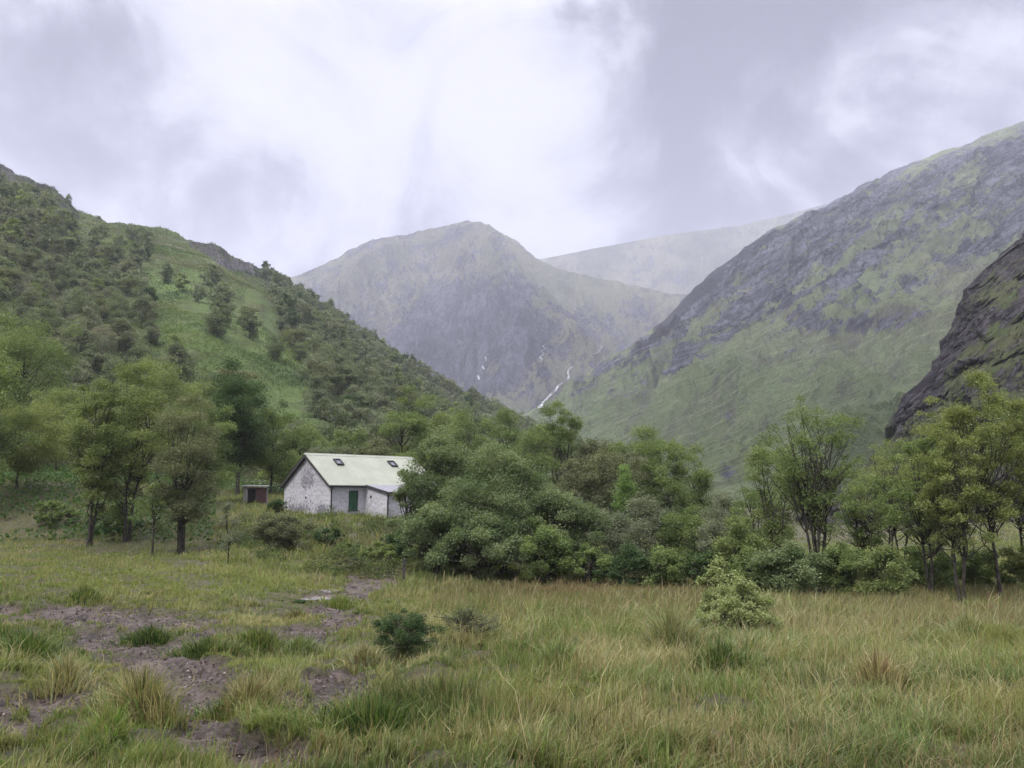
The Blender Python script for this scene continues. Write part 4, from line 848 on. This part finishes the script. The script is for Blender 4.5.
def g_field(px, py, x, y):
    """colour weights and height of the sward"""
    def G(cx, cy_, rx, ry): return np.exp(-((px - cx) / rx) ** 2 - ((py - cy_) / ry) ** 2)
    n1 = fbm(x * .28, y * .28, 131, 4) * 1.5; n2 = fbm(x * .7, y * .7, 137, 4) * 1.5; n3 = fbm(x * 1.9, y * 1.9, 139, 3) * 1.4; n5 = fbm(x * 1.1 + 31, y * 1.1, 145, 3) * 1.5
    right = ss(px, 380, 480)
    W = {}
    W['straw'] = .34 + .5 * np.clip(n2, 0, 1) * 2 + .9 * G(170, 680, 40, 14) + .5 * G(900, 640, 160, 30) * (n3 > 0) + .5 * G(300, 625, 130, 14) + .5 * G(600, 660, 60, 18) + .5 * G(480, 745, 200, 14)
    W['green'] = .66 + .9 * np.clip(-n2, 0, 1) + .5 * G(560, 640, 60, 20)
    W['ygreen'] = .66 + .8 * np.clip(n1, 0, 1) + .9 * G(140, 582, 170, 22) * 1.2 + .5 * G(1000, 710, 120, 30)
    W['red'] = .12 + 1.7 * G(600, 592, 160, 11) + .9 * G(980, 765, 190, 18) + .35 * np.clip(n1 - .1, 0, 1) + .35 * G(130, 610, 140, 10) + .35 * G(250, 705, 40, 18) + .3 * G(940, 610, 120, 10) + .8 * G(300, 750, 110, 15)
    W['dark'] = .16 + .7 * np.clip(-n5 - .25, 0, 1) + .9 * np.clip(-n1 - .1, 0, 1) + 1.6 * G(400, 715, 70, 20) + .9 * G(50, 655, 60, 20) + .7 * G(700, 650, 60, 12) + .5 * G(880, 625, 120, 14) + .4 * G(850, 690, 50, 10)
    W['pale'] = .26 + .5 * G(880, 640, 170, 28) + .35 * np.clip(n3, 0, 1) + .5 * G(380, 655, 60, 14)
    W['bright'] = .14 + .9 * np.clip(n5 - .15, 0, 1) + .5 * G(110, 735, 30, 25) + .5 * G(760, 735, 90, 18) + .35 * G(340, 545, 60, 30) + .25 * np.clip(n2 - .1, 0, 1) + .4 * G(540, 650, 60, 14)
    W['brown'] = .26 + .6 * G(350, 560, 50, 28) * 1.3 + .3 * np.clip(-n3, 0, 1) + .7 * G(620, 600, 140, 14) + .5 * G(450, 770, 300, 14)
    h = .10 + .06 * n2 + .08 * n3 + .05 * n5 + right * (.05 + .05 * n1) + .14 * G(800, 618, 340, 26) + .12 * G(560, 600, 180, 16) + .10 * G(400, 715, 60, 18) + .12 * ss(px, 200, 240) * ss(600 - py, 0, 20) * ss(440 - px, 0, 20) - .05 * G(150, 670, 250, 45) - .07 * G(335, 605, 80, 38)
    return W, np.clip(h, .045, .9)
def make_sward(name, n, seed, dlo, dhi, pw, pxl, pxh):
    r = np.random.default_rng(seed); a = 1 - pw
    D = (dlo ** a + r.random(n) * (dhi ** a - dlo ** a)) ** (1 / a); px0_ = r.uniform(pxl, pxh, n); x = (px0_ - 512) / F * D; y = D
    # gather into tufts
    tuft = .10 + .02 * D; jx = fbm(x * 3, y * 3, 141, 2) * tuft; x = x + jx * 2; y = y + fbm(x * 3 + 50, y * 3, 143, 2) * tuft * 2
    z = ground_raw(x, y); mud = mud_mask(x, y, z); z = z - mud * .10
    keep = (r.random(n) > mud * .985 - .02)
    # keep the cottage and shed floors clear
    hx = (x - cx0) * math.cos(AZ) + (y - cy0) * math.sin(AZ); hy = -(x - cx0) * math.sin(AZ) + (y - cy0) * math.cos(AZ)
    keep &= ~((hx > -.05) & (hx < Lh + .05) & (hy > -.05) & (hy < Wh)) & ~((hx > lx0 - .05) & (hx < lx1) & (hy > ly - .05) & (hy < .1)) & ~((abs(x - sp_[0]) < 1.1) & (y > 63.3) & (y < 65.3))
    x, y, z, D, mud = x[keep], y[keep], z[keep], D[keep], mud[keep]; n = len(x)
    px, py = proj(np.stack([x, y, z], -1)); W, h = g_field(px, py, x, y)
    ks = list(W); Wm = np.stack([np.clip(W[k], .01, 9) ** 2.6 for k in ks], -1); Wm /= Wm.sum(1, keepdims=True)
    ci = (np.cumsum(Wm, 1) < r.random(n)[:, None]).sum(1).clip(0, len(ks) - 1)
    blend = Wm @ np.stack([GCa[k] for k in ks]); own = np.stack([GCa[k] for k in ks])[ci]
    col = (.45 * blend + .55 * own) * (1 + .15 * r.normal(size=(n, 1)));  col = np.clip(col, .012, .6)
    tip = np.where((r.random(n) < .3)[:, None], col * .6 + GCa['straw'] * .4, col)
    h = h * np.exp(.38 * r.normal(size=n)) * np.where(mud > .2, .6, 1); h = np.clip(h, .04, 1.0)
    sk = r.random(n) < .012 + .012 * ss(px, 420, 560); h = np.where(sk, h * 1.4 + .16, h); skc = np.where((r.random(n) < .5)[:, None], GCa['straw'], GCa['red'] * 1.2); col = np.where(sk[:, None], skc, col); tip = np.where(sk[:, None], skc, tip)
    w_ = np.where(sk, .6, 1) * np.clip(.0035 + .00075 * D, .004, .05) * (.7 + .7 * r.random(n))
    dirn = 2.2 * fbm(x * .35, y * .35, 151, 3) * 2 + r.normal(size=n) * 1.5; lean = np.clip(.45 + .45 * fbm(x * .5, y * .5, 153, 3) + .25 * r.normal(size=n), .05, 1.15)
    v, q, t_, c = blades(np.stack([x, y, z - .01], -1), h, w_, dirn, lean, col, tip, r)
    o = link(name, mesh_from(name, v, q, t_, mat=M_GRASS, attrs={'Col': c})); tag(o, kind='stuff')
make_sward('foreground_grass', 520000, 201, 4.5, 24, .55, -220, 1240)
make_sward('meadow_grass', 420000, 202, 22, 80, 1.1, -120, 1150)
# standing rushes and seed heads in the far meadow
def tuss(lab, px, py, H, rad_, pals, n, seed, spread=.7, wd=None, cat='tussock', name='grass_tussock', group=None, parent=None):
    r = np.random.default_rng(seed)
    D = 773 * 2.0 / max(py - 495 - 773 * .068, 6)            # first guess on the sloping meadow, then refine
    for _ in range(25):
        p = gpos(px, D); qx, qy = proj(p[None])[0][0], proj(p[None])[1][0]; D *= 1 + np.clip((qy - py) / 160, -.15, .15)
    p = gpos(px, D)
    th_ = r.uniform(0, 6.28, n); lob = 1 + .35 * np.sin(th_ * 2 + seed) + .2 * np.sin(th_ * 5 + seed * 2); rr_ = np.abs(r.normal(size=n)) * .55 * rad_ * .62; b = np.stack([np.cos(th_) * rr_ * lob * 1.25, np.sin(th_) * rr_ * lob, 0 * th_], -1)
    b[:, 2] = ground(p[0] + b[:, 0], p[1] + b[:, 1]) - p[2] - .02; mid_ = GCa['ygreen'] * .5 + GCa['straw'] * .3
    col = np.stack([GCa[k] for k in pals])[r.integers(0, len(pals), n)] * (1 + .18 * r.normal(size=(n, 1))); h = H * np.clip(.8 + .3 * r.normal(size=n), .25, 1.4) * np.exp(-(rr_ / (rad_ * .9)) ** 2); col = np.where((r.random(n) < .25)[:, None], mid_, col)
    wd = wd or (.0045 + .0008 * D)
    v, q, t_, c = blades(b, h, wd * (.7 + .7 * r.random(n)), th_ + .9 * r.normal(size=n) + (seed % 3 - 1) * .5, np.clip(spread * (rr_ / (rad_ * .5)) ** .8 + .30 * r.normal(size=n), .02, 1.15), np.clip(col, .01, .6), None, r)
    o = link(name, mesh_from(name, v, q, t_, mat=M_GRASS, attrs={'Col': c})); o.location = tuple(p); tag(o, lab, cat, group); return o
TG = 'rush and grass tussocks in the foreground'
TS = [('big dark green tussock at the left edge of the mud', 30, 660, .42, .75, ['dark', 'green', 'green'], 2600), ('pale leaning straw tussock beside the big dark one', 66, 694, .42, .55, ['straw', 'straw', 'pale'], 900),
      ('small dark green tussock on the upper mud patch', 150, 642, .32, .7, ['dark', 'dark', 'green'], 2000), ('dark green tussock in the middle of the mud', 208, 658, .34, .75, ['dark', 'green'], 2200), ('dark green tussock touching the one in the middle of the mud', 262, 648, .36, .8, ['green', 'dark', 'ygreen'], 2200),
      ('tall straw tipped rush tussock between the two mud pools', 140, 722, .50, .55, ['straw', 'brown', 'green', 'straw'], 1500), ('bright green tussock in front of the tall rush tussock', 105, 738, .32, .30, ['bright', 'ygreen'], 700), ('brown dry tussock right of the deepest mud', 250, 712, .38, .6, ['brown', 'red', 'green', 'straw'], 1300),
      ('dry straw tussock above the right mud patch', 362, 668, .42, .45, ['straw', 'brown', 'pale'], 800), ('low dark green tussock bordering the right mud patch', 375, 728, .38, .8, ['dark', 'green', 'green'], 2200), ('wide dark green tussock right of the right mud patch', 440, 718, .40, .9, ['dark', 'green', 'brown'], 2400),
      ('low green tussock at the bottom of the mud channel', 225, 722, .26, .6, ['green', 'dark'], 1300), ('fan of pale rush stems left of the pale meadow shrub', 672, 652, .80, .85, ['straw', 'brown', 'pale', 'green'], 1500), ('pinkish straw tussock in the right meadow', 880, 688, .52, .55, ['straw', 'red', 'straw'], 700),
      ('pale whispy tussock in the far right meadow', 748, 662, .50, .6, ['pale', 'straw', 'green'], 800), ('green tussock left of centre in the meadow', 560, 668, .42, .8, ['bright', 'green', 'pale'], 1300), ('dark tussock in the middle of the meadow', 720, 672, .48, .7, ['dark', 'green'], 1200),
      ('reddish tussock beside the far stone of the path', 296, 622, .34, .5, ['brown', 'red', 'green'], 700), ('rounded green tussock above the far mud', 340, 605, .40, .9, ['ygreen', 'green'], 900), ('dark tussock on the left field edge above the mud', 85, 605, .35, .8, ['green', 'ygreen', 'dark'], 1800),
      ('small green tussock at the far right of the meadow', 968, 640, .6, .7, ['pale', 'green', 'straw'], 900), ('green tussock at the left edge under the field', 5, 648, .36, .6, ['green', 'dark'], 1200), ('grey green tussock behind the right mud patch', 300, 655, .30, .7, ['pale', 'green'], 1200)]
for i, a in enumerate(TS): tuss(a[0], a[1], a[2], a[3], a[4], a[5], a[6], 400 + i, group=TG, spread=.75)
# tall rush stems standing along the back of the meadow: one mass
r = np.random.default_rng(77); n = 40000
D = r.uniform(20, 36, n); px0_ = 430 + 640 * r.random(n) ** .85; x = (px0_ - 512) / F * D; y = D; z = ground_raw(x, y); kp = (fbm(x * .35, y * .35, 161, 4) + .5 * fbm(x * 1.3, y * 1.3, 163, 2)) > -.05 + .012 * (26 - D); x, y, z, D = x[kp], y[kp], z[kp], D[kp]; n = len(x)
cc = np.stack([GCa[k] for k in ('straw', 'red', 'brown', 'green', 'green', 'pale')])[r.integers(0, 6, n)] * (1 + .15 * r.normal(size=(n, 1)))
v, q, t_, c = blades(np.stack([x, y, z], -1), r.uniform(.28, .68, n), (.0035 + .0006 * D), r.uniform(-1, 1, n), np.clip(.2 + .15 * r.normal(size=n), .02, .8), np.clip(cc, .01, .6), np.clip(cc * .5 + GCa['red'] * .5, 0, 1), r)
tag(link('standing_rushes', mesh_from('standing_rushes', v, q, t_, mat=M_GRASS, attrs={'Col': c})), kind='stuff')
# rough scrub on the bank below the cottage
r = np.random.default_rng(71); n = 60000; D = r.uniform(37.5, 56, n); px0_ = r.uniform(222, 415, n); x = (px0_ - 512) / F * D; y = D
kn = fbm(x * .55, y * .45, 171, 4); kp = (kn > .0) & ~((px0_ < 262) & (D < 46)); x, y, kn = x[kp], y[kp], kn[kp]; z = ground(x, y); n = len(x)
ci = ss(fbm(x * .3, y * .3, 173, 3) + .12 * r.normal(size=n), -.2, .25)[:, None]; cc = np.array([.05, .08, .025]) * (1 - ci) + np.array([.16, .125, .06]) * ci; cc = np.where((r.random(n) < .3)[:, None], np.array([.13, .17, .05]), cc)
bp = np.stack([x, y, z + r.uniform(0, 1, n) * np.clip(kn * 2.2, .1, .75)], -1)
tag(link('bank_scrub', leaves_mesh('bank_scrub', bp, .10, cc, up=.3, r=r)), kind='stuff')
# loose peat crumbs and pebbles on the bare path
r = np.random.default_rng(55); n = 90000; D = r.uniform(6, 32, n); px0_ = r.uniform(-30, 470, n); x = (px0_ - 512) / F * D; y = D; z = ground_raw(x, y); md = mud_mask(x, y, z); kp = (md > .6) & (r.random(n) < .35); x, y, md, D = x[kp], y[kp], md[kp], D[kp]; z = ground(x, y); n = len(x)
sz = (.007 + .022 * r.random(n) ** 3) * (1 + D * .03); o8 = np.array([(1, 0, 0), (0, 1, 0), (-1, 0, 0), (0, -1, 0), (0, 0, .7)], float)
vv = np.stack([x, y, z], -1)[:, None, :] + o8[None] * sz[:, None, None] * (1 + .35 * r.normal(size=(n, 5, 1))); b5 = np.arange(n)[:, None] * 5
tr = np.concatenate([b5 + np.array([[i, (i + 1) % 4, 4]]) for i in range(4)]); cc = np.where((r.random(n) < .10)[:, None], np.array([.20, .175, .165]), np.array([.05, .037, .03])) * (1 + .2 * r.normal(size=(n, 1)))
m_crumb, t, out = new_mat('peat crumbs'); principled(t, out, attr(t, 'Col', 'Color'), .9, .1)
tag(link('path_gravel', mesh_from('path_gravel', vv.reshape(-1, 3), None, tr, mat=m_crumb, attrs={'Col': np.clip(np.repeat(cc, 5, 0), .01, .5)})), kind='stuff')
# path stones
m_stone = flat_mat('pale path stone', (.11, .095, .09), (.20, .18, .175), .85, 5)
def stone(lab, px, Y, sx, sy, sz, seed):
    r = np.random.default_rng(seed); th_ = np.linspace(0, 2 * math.pi, 11)[:-1]; rr_ = 1 + .18 * r.normal(size=10); v = []
    for (k, zz) in ((1, -.1), (1.0, sz * .7), (.82, sz), ): v += [(math.cos(a) * sx * q * k, math.sin(a) * sy * q * k, zz + .012 * r.normal()) for a, q in zip(th_, rr_)]
    v.append((0, 0, sz + .01)); q = [(k * 10 + i, k * 10 + (i + 1) % 10, (k + 1) * 10 + (i + 1) % 10, (k + 1) * 10 + i) for k in range(2) for i in range(10)]; tr = [(20 + i, 20 + (i + 1) % 10, 30) for i in range(10)]
    o = link('path_stone', mesh_from('path_stone', v, q, tr, mat=m_stone)); o.location = tuple(gpos(px, Y)); o.rotation_euler = (0, 0, r.uniform(-.3, .3)); tag(o, lab, 'stone', 'flat stones in the path')
stone('largest flat pale stone in the path below the cottage', 317, 29.5, .55, .5, .05, 1)
stone('small flat pale stone just behind the largest one in the path', 330, 31, .35, .4, .05, 2)
stone('narrow flat stone at the near end of the path stones', 306, 28.2, .3, .3, .04, 3)

# ------------------------------------------------------------------ air
m_haze, t, out = new_mat('haze')
pv_ = t.n('ShaderNodeVolumePrincipled'); pv_.inputs['Color'].default_value = (.86, .88, .99, 1); pv_.inputs['Density'].default_value = .00018; pv_.inputs['Anisotropy'].default_value = .1
t.link(pv_.outputs[0], out.inputs['Volume'])
def box_mesh(name, lo, hi, mat):
    (a, b, c), (d, e, f) = lo, hi
    v = [(a, b, c), (d, b, c), (d, e, c), (a, e, c), (a, b, f), (d, b, f), (d, e, f), (a, e, f)]
    q = [(0, 3, 2, 1), (4, 5, 6, 7), (0, 1, 5, 4), (1, 2, 6, 5), (2, 3, 7, 6), (3, 0, 4, 7)]
    return mesh_from(name, v, q, mat=mat)
tag(link('haze', box_mesh('haze', (-5700, -5700, -12), (5700, 5700, 1750), m_haze)), kind='stuff')
